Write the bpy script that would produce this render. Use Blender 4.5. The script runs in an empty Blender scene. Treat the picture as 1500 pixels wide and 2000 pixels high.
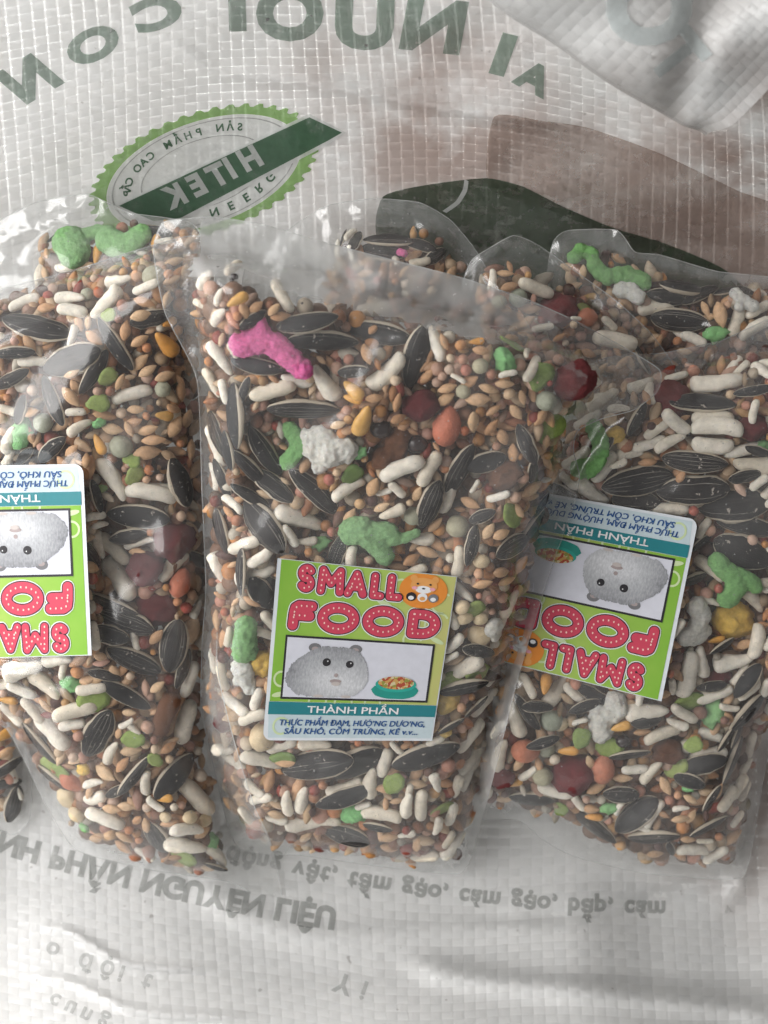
import bpy, bmesh, math, random
import numpy as np
from mathutils import Vector, Matrix, noise as mnoise
from mathutils.geometry import delaunay_2d_cdt
random.seed(7); np.random.seed(7)
sc = bpy.context.scene
COL = sc.collection
R = math.radians

# ------------------------------------------------------------------ camera, lamps, exposure
CAM_H = 0.30            # metres above the valley floor of the sack
K = 0.135e-3            # metres per photo pixel at z = 0
MM = 0.001
cam_d = bpy.data.cameras.new('camera'); cam = bpy.data.objects.new('camera', cam_d); COL.objects.link(cam)
cam.location = (0, 0, CAM_H)
cam_d.sensor_fit = 'VERTICAL'; cam_d.sensor_height = 24; cam_d.angle_y = 2 * math.atan(1000 * K / CAM_H)
cam_d.clip_start = 0.005; cam_d.clip_end = 20
cam_d.dof.use_dof = True; cam_d.dof.focus_distance = CAM_H - 0.048; cam_d.dof.aperture_fstop = 12
sc.camera = cam
w = bpy.data.worlds.new('World'); sc.world = w; w.use_nodes = True
w.node_tree.nodes['Background'].inputs[0].default_value = (1.0, 0.975, 0.95, 1)
w.node_tree.nodes['Background'].inputs[1].default_value = 0.215
def lamp(name, loc, aim, size, power, col):
    l = bpy.data.lights.new(name, 'AREA'); l.shape = 'RECTANGLE'; l.size, l.size_y = size; l.energy = power; l.color = col
    o = bpy.data.objects.new(name, l); COL.objects.link(o); o.location = loc
    o.rotation_euler = (Vector(aim) - Vector(loc)).to_track_quat('-Z', 'Y').to_euler()
lamp('window_light', (-0.44, 0.06, 0.33), (-0.02, 0.03, 0.03), (0.42, 0.55), 5.2, (1.0, 0.985, 0.97))
# daylight of the room outside the sack, which shines through the cloth from behind
lamp('room_light_behind', (-0.34, 0.52, 0.02), (-0.04, 0.12, 0.06), (0.5, 0.4), 12.5, (1.0, 0.975, 0.955))
lamp('room_light_front', (-0.36, -0.44, -0.02), (-0.08, -0.13, 0.01), (0.4, 0.3), 0.9, (0.90, 0.97, 1.0))
sc.view_settings.view_transform = 'Standard'; sc.view_settings.look = 'None'
sc.view_settings.exposure = 0.0; sc.view_settings.gamma = 1.0; sc.view_settings.use_curve_mapping = False
sc.cycles.use_denoising = True
sc.cycles.transparent_max_bounces = 32; sc.cycles.max_bounces = 7; sc.cycles.diffuse_bounces = 3; sc.cycles.glossy_bounces = 3
sc.cycles.use_adaptive_sampling = True; sc.cycles.adaptive_threshold = 0.05
sc.cycles.caustics_reflective = False; sc.cycles.caustics_refractive = False

# ------------------------------------------------------------------ geometry helpers
def at(px, py, z):
    """photo pixel + real height -> world point (numpy)"""
    f = K * (CAM_H - z) / CAM_H
    return np.stack([(np.asarray(px) - 750) * f, (1000 - np.asarray(py)) * f, np.asarray(z) + 0 * np.asarray(px)], -1)
def sstep(a, b, x):
    t = np.clip((x - a) / (b - a), 0, 1); return t * t * (3 - 2 * t)
def seg_d(P, a, b):
    a = np.array(a, float); b = np.array(b, float); d = b - a
    t = np.clip(((P - a) @ d) / max(d @ d, 1e-9), 0, 1)
    return np.linalg.norm(P - a - t[:, None] * d, axis=1)
def line_d(P, pts):
    return np.min([seg_d(P, pts[i], pts[i + 1]) for i in range(len(pts) - 1)], axis=0)
def poly_sd(P, poly):
    """signed distance, positive inside"""
    d = line_d(P, list(poly) + [poly[0]])
    ins = np.zeros(len(P), bool); n = len(poly)
    for i in range(n):
        (x0, y0), (x1, y1) = poly[i], poly[(i + 1) % n]
        if y0 == y1: continue
        c = ((y0 > P[:, 1]) != (y1 > P[:, 1])) & (P[:, 0] < (x1 - x0) * (P[:, 1] - y0) / (y1 - y0) + x0)
        ins ^= c
    return np.where(ins, d, -d)
def vnoise(P, s, seed=0.0):
    return np.array([mnoise.noise((p[0] / s + seed, p[1] / s - seed, seed * 1.7)) for p in P])
def resample(poly, step, closed=True, smooth=True):
    pts = [np.array(p, float) for p in poly]; n = len(pts); out = []
    for i in range(n if closed else n - 1):
        p0, p1, p2, p3 = pts[i - 1] if (closed or i) else pts[0], pts[i], pts[(i + 1) % n], pts[(i + 2) % n] if closed or i + 2 < n else pts[-1]
        m = max(1, int(np.linalg.norm(p2 - p1) / step))
        for j in range(m):
            t = j / m
            if smooth:
                a = 0.5
                m1 = (p2 - p0) * a * 0.6; m2 = (p3 - p1) * a * 0.6
                out.append((2*t**3-3*t**2+1)*p1 + (t**3-2*t**2+t)*m1 + (-2*t**3+3*t**2)*p2 + (t**3-t**2)*m2)
            else: out.append(p1 + (p2 - p1) * t)
    if not closed: out.append(pts[-1])
    return [tuple(p) for p in out]
def cdt(polys, extra=(), mode=1):
    vs, fs = [], []
    for p in polys:
        fs.append(list(range(len(vs), len(vs) + len(p)))); vs += [Vector((q[0], q[1])) for q in p]
    vs += [Vector(q) for q in extra]
    r = delaunay_2d_cdt(vs, [], fs, mode, 1e-4)
    return np.array([(v.x, v.y) for v in r[0]]), [list(f) for f in r[2]]
def grid_pts(poly, step):
    a = np.array(poly); x0, y0 = a.min(0); x1, y1 = a.max(0)
    X, Y = np.meshgrid(np.arange(x0, x1, step), np.arange(y0, y1, step)); Y = Y + 0
    P = np.stack([X.ravel(), Y.ravel()], 1) + np.random.uniform(-.12, .12, (X.size, 2)) * step
    return P[poly_sd(P, poly) > step * 0.45]
def mesh(name, V, F, smooth=True, uv=None, col=None):
    me = bpy.data.meshes.new(name); me.from_pydata([tuple(v) for v in V], [], [tuple(f) for f in F])
    if smooth: me.polygons.foreach_set('use_smooth', [True] * len(me.polygons))
    if uv is not None:
        l = me.uv_layers.new(name='UVMap'); idx = np.zeros(len(me.loops), int); me.loops.foreach_get('vertex_index', idx)
        l.data.foreach_set('uv', np.asarray(uv, np.float32)[idx].ravel())
    if col is not None:
        a = me.color_attributes.new('Col', 'FLOAT_COLOR', 'POINT')
        a.data.foreach_set('color', np.concatenate([col, np.ones((len(col), 1))], 1).astype(np.float32).ravel())
    me.update(); return me
def obj(name, me, mat=None, parent=None):
    o = bpy.data.objects.new(name, me); COL.objects.link(o)
    if mat is not None:
        for m in (mat if isinstance(mat, (list, tuple)) else [mat]): me.materials.append(m)
    if parent is not None: o.parent = parent
    return o
def tag(o, label, cat, group=None, kind=None):
    o['label'] = label; o['category'] = cat
    if group: o['group'] = group
    if kind: o['kind'] = kind
    return o
def up_faces(V, F):
    out = []
    for f in F:
        a, b, c = V[f[0]], V[f[1]], V[f[2]]
        z = (b[0]-a[0])*(c[1]-a[1]) - (b[1]-a[1])*(c[0]-a[0])
        out.append(f if z > 0 else f[::-1])
    return out

# ------------------------------------------------------------------ materials
class NT:
    def __init__(s, name):
        s.m = bpy.data.materials.new(name); s.m.use_nodes = True; s.t = s.m.node_tree; s.t.nodes.clear()
        s.out = s.n('ShaderNodeOutputMaterial')
    def n(s, kind, **kw):
        nd = s.t.nodes.new(kind)
        for k, v in kw.items():
            if k.startswith('i_'):
                key = k[2:]; key = int(key) if key.isdigit() else key.replace('_', ' ')
                if hasattr(v, 'is_linked') or isinstance(v, bpy.types.NodeSocket): s.t.links.new(v, nd.inputs[key])
                else: nd.inputs[key].default_value = v
            else: setattr(nd, k, v)
        return nd
    def math(s, op, a, b=0.0, c=None):
        kw = dict(i_0=a, i_1=b)
        if c is not None: kw['i_2'] = c
        nd = s.n('ShaderNodeMath', operation=op, **kw); return nd.outputs[0]
    def mix(s, f, a, b):
        nd = s.n('ShaderNodeMix', data_type='RGBA')
        for i, v in ((0, f), (6, a), (7, b)):
            if isinstance(v, bpy.types.NodeSocket): s.t.links.new(v, nd.inputs[i])
            else: nd.inputs[i].default_value = v if i == 0 or len(v) == 4 else (*v, 1)
        return nd.outputs[2]
    def ramp(s, f, stops, interp='LINEAR'):
        nd = s.n('ShaderNodeValToRGB', i_0=f); cr = nd.color_ramp; cr.interpolation = interp
        while len(cr.elements) < len(stops): cr.elements.new(0.5)
        for e, (p, c) in zip(cr.elements, stops): e.position = p; e.color = (*c, 1) if len(c) == 3 else c
        return nd.outputs[0]
    def noise(s, vec, scale, detail=3, rough=.5):
        return s.n('ShaderNodeTexNoise', i_Vector=vec, i_Scale=scale, i_Detail=detail, i_Roughness=rough).outputs[0]
    def bump(s, h, strength=.3, dist=.0005):
        return s.n('ShaderNodeBump', i_Height=h, i_Strength=strength, i_Distance=dist).outputs[0]
    def shader_mix(s, f, a, b): return s.n('ShaderNodeMixShader', i_0=f, i_1=a, i_2=b).outputs[0]
    def done(s, sh): s.t.links.new(sh, s.out.inputs[0]); return s.m
def principled(t, col, rough=.5, normal=None, spec=.4, sss=0, coat=0):
    kw = dict(i_Base_Color=col if isinstance(col, bpy.types.NodeSocket) else (*col, 1), i_Roughness=rough)
    p = t.n('ShaderNodeBsdfPrincipled', **kw); p.inputs['Specular IOR Level'].default_value = spec
    if normal is not None: t.t.links.new(normal, p.inputs['Normal'])
    if sss:
        p.inputs['Subsurface Weight'].default_value = sss; p.inputs['Subsurface Radius'].default_value = (1, .7, .45); p.inputs['Subsurface Scale'].default_value = .0012
    if coat: p.inputs['Coat Weight'].default_value = coat; p.inputs['Coat Roughness'].default_value = .25
    return p.outputs[0]

def m_sack(name, tint=None, alpha=1.0, warp=True):
    t = NT(name); pos = t.n('ShaderNodeNewGeometry').outputs['Position']; rnd = t.n('ShaderNodeObjectInfo').outputs['Random']
    n1 = t.noise(pos, 55, 5, .6); n2 = t.noise(pos, 900, 2)
    if tint is None:
        b = .82 if warp else .775
        col = t.mix(t.math('MULTIPLY', rnd, .35), (b, b, b * .99), (b * .86, b * .87, b * .87))
        # brownish handling dirt in cloudy patches round the printed picture and on the right wall
        def near(c, r):
            d = t.n('ShaderNodeVectorMath', operation='DISTANCE', i_0=pos, i_1=c).outputs['Value']
            return t.math('SUBTRACT', 1.0, t.math('MINIMUM', t.math('DIVIDE', d, r), 1.0))
        dirt = t.math('MAXIMUM', near((.012, .078, .05), .045), near((.085, .07, .05), .07))
        dirt = t.math('MAXIMUM', dirt, t.math('MULTIPLY', near((.105, -.075, .0), .045), .8))
        dirt = t.math('MULTIPLY', dirt, t.ramp(n1, [(.36, (0, 0, 0)), (.62, (1, 1, 1))]))
        col = t.mix(t.math('MULTIPLY', dirt, .95), col, (.40, .30, .26))
        speck = t.ramp(t.noise(pos, 420, 1), [(.76, (0, 0, 0)), (.80, (1, 1, 1))])
        col = t.mix(t.math('MULTIPLY', speck, .35), col, (.2, .17, .15))
    else:
        c2 = tuple(x * .82 + .02 for x in tint)
        col = t.mix(t.ramp(n1, [(.35, (0, 0, 0)), (.65, (1, 1, 1))]), tint, c2)
        col = t.mix(t.math('MULTIPLY', n2, .35), col, tuple(min(1, x * 1.35 + .05) for x in tint))
    nrm = t.bump(n2, .25, .0002)
    p = principled(t, col, .27 if warp else .36, nrm, .5)
    tr = t.n('ShaderNodeBsdfTranslucent', i_Color=col).outputs[0]
    sh = t.shader_mix(.42, p, tr)
    if alpha < 1: sh = t.shader_mix(t.math('MULTIPLY', t.ramp(t.noise(pos, 190, 4, .7), [(.25, (.72, .72, .72)), (.5, (1, 1, 1))]), alpha), t.n('ShaderNodeBsdfTransparent').outputs[0], sh)
    return t.done(sh)
def m_film(name, haze, emboss=False, rough=.13):
    t = NT(name); pos = t.n('ShaderNodeNewGeometry').outputs['Position']
    n1 = t.noise(pos, 38, 2, .6)
    if emboss:
        v = t.n('ShaderNodeMapping', i_Vector=pos, i_Rotation=(0, 0, .75)).outputs[0]
        wa = t.n('ShaderNodeTexWave', i_Vector=v, i_Scale=420.0, i_Distortion=.4).outputs['Fac']
        wb = t.n('ShaderNodeTexWave', bands_direction='Y', i_Vector=v, i_Scale=420.0, i_Distortion=.4).outputs['Fac']
        em = t.math('MULTIPLY', wa, wb); nrm = t.bump(em, .16, .0003)
    else:
        nrm = t.bump(t.noise(pos, 120, 2), .25, .0012)
    fc = t.n('ShaderNodeLayerWeight', i_Blend=.5, i_Normal=nrm).outputs['Facing']
    fr = t.math('MULTIPLY_ADD', t.math('POWER', fc, 5.0), .9, .045)
    gl = t.n('ShaderNodeBsdfGlossy', i_Color=(1, 1, 1, 1), i_Roughness=rough, i_Normal=nrm).outputs[0]
    tp = t.n('ShaderNodeBsdfTransparent', i_Color=(.985, .985, .982, 1)).outputs[0]
    s1 = t.shader_mix(t.math('MULTIPLY', fr, 1.1), tp, gl)
    df = t.n('ShaderNodeBsdfDiffuse', i_Color=(.86, .87, .87, 1), i_Normal=nrm).outputs[0]
    tl = t.n('ShaderNodeBsdfTranslucent', i_Color=(.86, .87, .87, 1)).outputs[0]
    milk = t.shader_mix(.45, df, tl)
    hz = t.math('MULTIPLY_ADD', t.ramp(n1, [(.32, (0, 0, 0)), (.72, (1, 1, 1))]), haze * 1.3, haze * .5)
    if emboss: hz = t.math('MULTIPLY_ADD', em, .05, hz)
    spk = t.ramp(t.noise(pos, 1500, 0), [(.81, (0, 0, 0)), (.84, (1, 1, 1))])
    hz = t.math('MULTIPLY_ADD', spk, .22, hz)          # fine flour dust on the plastic
    return t.done(t.shader_mix(hz, s1, milk))

def m_sunflower():
    t = NT('sunflower_hull'); uv = t.n('ShaderNodeUVMap').outputs[0]; rnd = t.n('ShaderNodeObjectInfo').outputs['Random']
    sp = t.n('ShaderNodeSeparateXYZ', i_0=uv); u, v = sp.outputs[0], sp.outputs[1]
    av = t.math('ABSOLUTE', t.math('MULTIPLY_ADD', v, 2.0, -1.0))
    st = t.n('ShaderNodeCombineXYZ', i_0=t.math('MULTIPLY', u, 3.0), i_1=t.math('MULTIPLY', v, 34.0), i_2=t.math('MULTIPLY', rnd, 50.0)).outputs[0]
    n = t.noise(st, 1.0, 3, .6)
    base = t.mix(n, (.004, .004, .005), (.018, .017, .019))
    base = t.mix(t.math('MULTIPLY', rnd, .5), base, (.022, .016, .015))
    wob = t.math('MULTIPLY_ADD', n, .05, -.025)
    def band(c, wd):
        d = t.math('ABSOLUTE', t.math('SUBTRACT', t.math('ADD', av, wob), c)); return t.math('LESS_THAN', d, wd)
    l1 = t.math('MULTIPLY', band(.50, .015), t.math('GREATER_THAN', rnd, .55))
    l2 = t.math('MULTIPLY', band(.66, .014), t.math('GREATER_THAN', t.math('FRACT', t.math('MULTIPLY', rnd, 7.3)), .55))
    l3 = t.math('MULTIPLY', band(.16, .013), t.math('GREATER_THAN', t.math('FRACT', t.math('MULTIPLY', rnd, 13.7)), .72))
    ln = t.math('MULTIPLY', t.math('MAXIMUM', t.math('MAXIMUM', l1, l2), l3), t.math('GREATER_THAN', n, .45))
    col = t.mix(t.math('MULTIPLY', ln, .6), base, (.50, .46, .40))
    rim = t.math('GREATER_THAN', t.math('ADD', av, t.math('MULTIPLY', wob, 1.4)), .865)
    col = t.mix(t.math('MULTIPLY', rim, .85), col, (.60, .52, .41))
    oc = t.n('ShaderNodeTexCoord').outputs['Object']
    sc_ = t.ramp(t.noise(t.n('ShaderNodeVectorMath', operation='ADD', i_0=oc, i_1=t.n('ShaderNodeCombineXYZ', i_0=t.math('MULTIPLY', rnd, 40.0)).outputs[0]).outputs[0], 9, 3, .7), [(.655, (0, 0, 0)), (.675, (1, 1, 1))])
    col = t.mix(t.math('MULTIPLY', sc_, .8), col, (.52, .46, .40))
    return t.done(principled(t, col, .5, t.bump(n, .4, .0006), .3))
def m_seed(name, stops, rough=.6, nscale=9, bump=.35, sss=0, specks=0.0, spec=.35, coat=0):
    """colour picked per piece from stops, cloudy variation along the piece"""
    t = NT(name); oc = t.n('ShaderNodeTexCoord').outputs['Object']; rnd = t.n('ShaderNodeObjectInfo').outputs['Random']
    off = t.n('ShaderNodeCombineXYZ', i_0=t.math('MULTIPLY', rnd, 60.0)).outputs[0]
    vec = t.n('ShaderNodeVectorMath', operation='ADD', i_0=oc, i_1=off).outputs[0]
    n = t.noise(vec, nscale, 4, .6)
    col = t.ramp(rnd, [(i / max(1, len(stops) - 1), c) for i, c in enumerate(stops)])
    hs = t.n('ShaderNodeHueSaturation', i_Value=t.math('MULTIPLY_ADD', n, .9, .55), i_Color=col).outputs[0]
    if specks:
        s_ = t.ramp(t.noise(vec, 26, 1), [(.735, (0, 0, 0)), (.75, (1, 1, 1))])
        hs = t.mix(t.math('MULTIPLY', s_, specks), hs, (.10, .08, .06))
    return t.done(principled(t, hs, rough, t.bump(t.noise(vec, nscale * 3.2, 4, .65), bump, .0008), spec, sss, coat))
def m_attr(name):
    t = NT(name); c = t.n('ShaderNodeVertexColor', layer_name='Col').outputs[0]; pos = t.n('ShaderNodeNewGeometry').outputs['Position']
    n = t.noise(pos, 700, 3, .6)
    hs = t.n('ShaderNodeHueSaturation', i_Value=t.math('MULTIPLY_ADD', n, .8, .6), i_Color=c).outputs[0]
    return t.done(principled(t, hs, .55, t.bump(n, .3, .0003), .35))
def m_plain(name, col, rough=.55, var=.08, scale=160, spec=.3):
    t = NT(name); pos = t.n('ShaderNodeNewGeometry').outputs['Position']
    n = t.noise(pos, scale, 4, .6)
    c = t.mix(n, tuple(max(0, x * (1 - var)) for x in col), tuple(min(1, x * (1 + var)) for x in col))
    return t.done(principled(t, c, rough, t.bump(t.noise(pos, 75, 2), .22, .0012), spec))

def m_backing():
    t = NT('sack_coating'); tr = t.n('ShaderNodeBsdfTranslucent', i_Color=(.95, .95, .94, 1)).outputs[0]
    return t.done(t.shader_mix(.55, principled(t, (.85, .85, .84), .25, None, .5), tr))
MS_film = m_backing(); MS_warp = m_sack('sack_warp'); MS_weft = m_sack('sack_weft', warp=False)
MF_front = m_film('bag_film', .086, False, .17); MF_back = m_film('bag_back_film', .035); MF_edge = m_film('bag_cut_edge', .34, False, .2); MF_seal = m_film('bag_seal_film', .075, True, .24); MF_top = m_film('bag_dusty_film', .31, False, .17); MF_slack = m_film('bag_slack_film', .19, False, .17)
M_SUN = m_sunflower()
M_WHITE = m_seed('white_pellet_dough', [(.70, .64, .54), (.77, .72, .63), (.64, .57, .46)], .62, 5, .25, .15, .6)
M_BARLEY = m_seed('barley_husk', [(.53, .29, .15), (.62, .40, .23), (.48, .25, .12), (.64, .45, .28), (.55, .33, .17)], .5, 6, .3)
M_ROUND = m_seed('round_grain_skin', [(.50, .20, .08), (.62, .47, .34), (.33, .045, .03), (.58, .32, .12), (.64, .56, .45), (.40, .17, .10), (.20, .10, .075), (.62, .27, .10)], .45, 3, .2)
M_PEANUT = m_seed('peanut_skin', [(.50, .15, .085), (.46, .17, .10), (.52, .19, .11)], .5, 4, .4)
M_KIBBLE = m_seed('red_kibble', [(.17, .022, .028), (.20, .034, .036), (.14, .022, .026)], .75, 14, .9)
M_BROWN = m_seed('brown_kibble', [(.20, .085, .04), (.17, .065, .032)], .8, 16, .9)
M_PEA = m_seed('dry_pea', [(.36, .36, .27), (.40, .36, .24), (.30, .33, .26)], .5, 4, .35)
M_CORN = m_seed('corn_skin', [(.66, .30, .06), (.62, .36, .10), (.68, .34, .07)], .35, 3, .15, .1)
M_GREEN = m_seed('green_puff', [(.27, .55, .20), (.24, .50, .18), (.33, .58, .27)], .9, .16, .9, .15)
M_PINK = m_seed('pink_puff', [(.88, .20, .46), (.88, .20, .46)], .9, .16, .9, .15)
M_POP = m_seed('white_puff', [(.74, .74, .70), (.70, .68, .62)], .9, .16, .8, .2)
M_YELLOW = m_seed('yellow_puff', [(.70, .45, .09), (.68, .48, .14)], .85, 7, .5, .15)
M_FLAKE = m_seed('green_flake', [(.24, .33, .075), (.30, .36, .12), (.17, .28, .07)], .7, 8, .5)
M_BRIGHT = m_seed('bright_green_flake', [(.21, .50, .19), (.25, .48, .20)], .75, 7, .5)
M_DARK = m_seed('black_bean', [(.02, .014, .016), (.035, .02, .02)], .2, 4, .15, spec=.6)
M_BEAN = m_seed('cream_bean', [(.62, .50, .32), (.60, .47, .30)], .5, 3, .2, .1)
M_FILL = m_attr('mixed_grain_skins')

# ------------------------------------------------------------------ the sack: a woven sheet in a valley
FOLDS = [  # polyline, width px, height mm
    ([(40, 1800), (140, 1822), (235, 1880), (330, 1892), (450, 1890)], 9, 1.5),
    ([(20, 1900), (140, 1918), (240, 1966), (330, 1982), (520, 1985)], 9, 1.5),
    ([(360, 1700), (480, 1790), (640, 1830), (860, 1815), (1100, 1790)], 30, 2.0),
    ([(760, 1880), (960, 1915), (1150, 1935), (1330, 1955), (1560, 1985)], 26, 3.4),
    ([(880, 1800), (1010, 1790), (1200, 1775), (1380, 1720), (1440, 1690)], 16, -1.6),
    ([(310, 70), (420, 140), (600, 165), (770, 195), (960, 228), (1140, 246)], 14, 1.6),
    ([(-60, 330), (60, 300), (170, 330)], 60, 2.5),
    ([(560, 90), (700, 120), (900, 130), (1010, 90)], 60, -3.0),
    ([(1000, 330), (1200, 380), (1350, 410), (1560, 480)], 60, 3.0),
    ([(1450, 1500), (1465, 1640), (1440, 1730), (1380, 1790)], 22, 2.5),
]
def z_sack(px, py):
    px = np.asarray(px, float); py = np.asarray(py, float)
    z = np.interp(py, [-400, 0, 180, 360, 480, 640, 900, 1400, 1640, 1720, 1800, 1900, 2000, 2400],
                  [112, 72, 54, 36, 22, 12, 6, -3, -4, -3, 2, 11, 24, 84])
    # soften the kinks of the profile
    z = z + 0.0
    z = z + 26 * sstep(1400, 1900, px) + 22 * sstep(40, -420, px) - 6 * sstep(1100, 1300, px) * sstep(1600, 1800, py) * sstep(2050, 1900, py)
    z = z + 10 * sstep(1150, 1500, px) * sstep(420, 250, py)
    z = z + 2.6 * np.sin(px / 190 + 1.2 + py / 300) * (sstep(600, 300, py) + sstep(1600, 1800, py)) + .5 * np.sin(px / 83 - py / 140) * sstep(1650, 1850, py)
    z = z + 1.3 * np.sin(px / 61 + py / 95 + 2 * np.sin(py / 120)) * (sstep(520, 250, py) * .45 + sstep(1650, 1800, py) * .15)
    P = np.stack([px.ravel(), py.ravel()], 1)
    for pts, wd, h in FOLDS:
        a = np.array(pts); m = (P[:, 0] > a[:, 0].min() - 3 * wd) & (P[:, 0] < a[:, 0].max() + 3 * wd) & (P[:, 1] > a[:, 1].min() - 3 * wd) & (P[:, 1] < a[:, 1].max() + 3 * wd)
        if m.any():
            zz = z.ravel(); zz[m] += h * np.exp(-(line_d(P[m], resample(pts, 25, False)) / wd) ** 2) * sstep(0, 110, np.linalg.norm(P[m] - a[0], axis=1)) * sstep(0, 110, np.linalg.norm(P[m] - a[-1], axis=1)); z = zz.reshape(px.shape)
    return z * MM
_py = np.arange(-420, 2420, 10.0); 
PU, PV, AMP = 23.0, 16.0, 0.10 * MM
def wx(u, v): return 30 * np.sin(v / 380 + .5) + 7 * np.sin(u / 130 + v / 210) + .05 * (u - 700) * sstep(900, 100, v)
def wy(u, v): return .00020 * (u - 700) ** 2 * sstep(900, 250, v) + .15 * np.minimum(u - 250, 500) * sstep(1350, 1700, v) + 6 * np.sin(u / 90 + v / 170)
def weave_h(u, v, warp):
    i = u / PU; j = v / PV
    if warp: ph = np.cos(np.pi * (np.round(i) + j)); 
    else: ph = -np.cos(np.pi * (np.round(j) + i))
    return np.tanh(ph * 2.2) * AMP
def unweave(px, py):
    u, v = np.array(px, float), np.array(py, float)
    for _ in range(12): u, v = px - wx(u, v), py - wy(u, v)
    return u, v
def z_print(px, py):
    u, v = unweave(px, py)
    return z_sack(px, py) + np.maximum(weave_h(u, v, True), weave_h(u, v, False)) + .20 * MM
# backing film of the sack = its own mesh
gx, gy = np.meshgrid(np.arange(-330, 1831, 18.0), np.arange(-330, 2331, 18.0))
V = at(gx.ravel(), gy.ravel(), (z_sack(gx, gy) - 2.0 * AMP - .1 * MM).ravel())
nx_, ny_ = gx.shape[1], gx.shape[0]
F = [(j*nx_+i, (j+1)*nx_+i, (j+1)*nx_+i+1, j*nx_+i+1) for j in range(ny_-1) for i in range(nx_-1)]
sack = obj('woven_sack', mesh('woven_sack', V, F), MS_film)
tag(sack, 'white woven plastic sack with green printing, lying open under all the seed bags', 'sack')
def strip_mesh(name, cx, cy, ox, oy, zfun, hh, crown):
    """a tape: centre line cx,cy with half-width vectors ox,oy and height hh"""
    n = len(cx); V = []
    for s, c in ((-1, 0), (0, crown), (1, 0)):
        X, Y = cx + ox * s, cy + oy * s
        V.append(at(X, Y, zfun(X, Y) + hh + c))
    V = np.concatenate(V)
    F = []
    for r in range(2):
        for k in range(n - 1): F.append((r*n+k, (r+1)*n+k, (r+1)*n+k+1, r*n+k+1))
    return mesh(name, V, up_faces(V, F[:1]) and F, True)
for i in range(int(-330 / PU), int(1830 / PU) + 1):
    v = np.arange(-330, 2330, PV / 4); u = np.full_like(v, i * PU)
    hw = PU * (.478 + random.uniform(-.03, .015))
    me = strip_mesh('warp_tape', u + wx(u, v), v + wy(u, v), hw + 0 * u, 0 * u, z_sack, weave_h(u, v, True), .03 * MM)
    obj('warp_tape', me, MS_warp, sack)
for j in range(int(-330 / PV), int(2330 / PV) + 1):
    u = np.arange(-330, 1830, PU / 5); v = np.full_like(u, j * PV)
    hw = PV * (.492 + random.uniform(-.015, .01))
    me = strip_mesh('weft_tape', u + wx(u, v), v + wy(u, v), 0 * u, hw + 0 * u, z_sack, weave_h(u, v, False), .03 * MM)
    obj('weft_tape', me, MS_weft, sack)

# ---- printing on the sack (seen through from the other side, so mirrored)
def ink(name, c, a=.85): return m_sack('ink_' + name, c, a)
I_GREEN = ink('grey_green', (.205, .285, .23), .72); I_BRIGHT = ink('lime', (.26, .46, .14), .85); I_DEEP = ink('deep_green', (.075, .16, .095), .9)
I_WHITE = ink('white', (.72, .74, .72), .85); I_FOREST = ink('forest', (.055, .082, .05), .88); I_TAN = ink('tan', (.385, .29, .245), .56); I_GREY = ink('grey', (.27, .28, .265), .46)
I_FAINT = ink('faint', (.38, .39, .38), .38)
_glyphs = {}
def glyph2d(text, bold=0.0, space=1.0):
    k = (text, bold, space)
    if k not in _glyphs:
        c = bpy.data.curves.new('g', 'FONT'); c.body = text; c.offset = bold; c.resolution_u = 4; c.space_character = space
        o = bpy.data.objects.new('g', c); me = bpy.data.meshes.new_from_object(o)
        V = np.array([v.co[:2] for v in me.vertices]); F = [list(p.vertices) for p in me.polygons]
        bpy.data.objects.remove(o); bpy.data.meshes.remove(me); _glyphs[k] = (V, F)
    return _glyphs[k]
def sliced(V, F, step):
    bm = bmesh.new(); vs = [bm.verts.new((p[0], p[1], 0)) for p in V]
    for f in F:
        try: bm.faces.new([vs[i] for i in f])
        except ValueError: pass
    lo, hi = V.min(0), V.max(0)
    for ax in (0, 1):
        n = (1, 0, 0) if ax == 0 else (0, 1, 0)
        for c in np.arange(lo[ax] + step, hi[ax], step):
            co = (c, 0, 0) if ax == 0 else (0, c, 0)
            bmesh.ops.bisect_plane(bm, geom=bm.verts[:] + bm.edges[:] + bm.faces[:], plane_co=co, plane_no=n)
    bm.verts.ensure_lookup_table(); bm.verts.index_update()
    V2 = np.array([v.co[:2] for v in bm.verts]); F2 = [[v.index for v in f.verts] for f in bm.faces]; bm.free()
    return V2, F2
def drape(name, V2, F, mat, parent, zfun, off=0.0, step=None, smooth=True):
    if step: V2, F = sliced(V2, F, step)
    V = at(V2[:, 0], V2[:, 1], zfun(V2[:, 0], V2[:, 1]) + off)
    return obj(name, mesh(name, V, up_faces(V, F), smooth), mat, parent)
def sack_text(name, text, cx, cy, h, rot, mx=1, my=1, wide=1.0, mat=None, bold=.03, shear=0, off=0.0):
    V, F = glyph2d(text, bold); lo, hi = V.min(0), V.max(0)
    cap = glyph2d('H', bold)[0]; s = h / (cap[:, 1].max() - cap[:, 1].min())
    W = (V - np.array([(lo[0] + hi[0]) / 2, cap[:, 1].max() / 2])) * s
    W[:, 0] *= wide; W[:, 0] += shear * W[:, 1]; W[:, 0] *= mx; W[:, 1] *= my
    a = R(rot); X = W[:, 0] * math.cos(a) - W[:, 1] * math.sin(a); Y = W[:, 0] * math.sin(a) + W[:, 1] * math.cos(a)
    P = np.stack([cx + X, cy - Y], 1)
    return drape(name, P, F, mat or I_GREEN, sack, z_print, off, 6.5)
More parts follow.
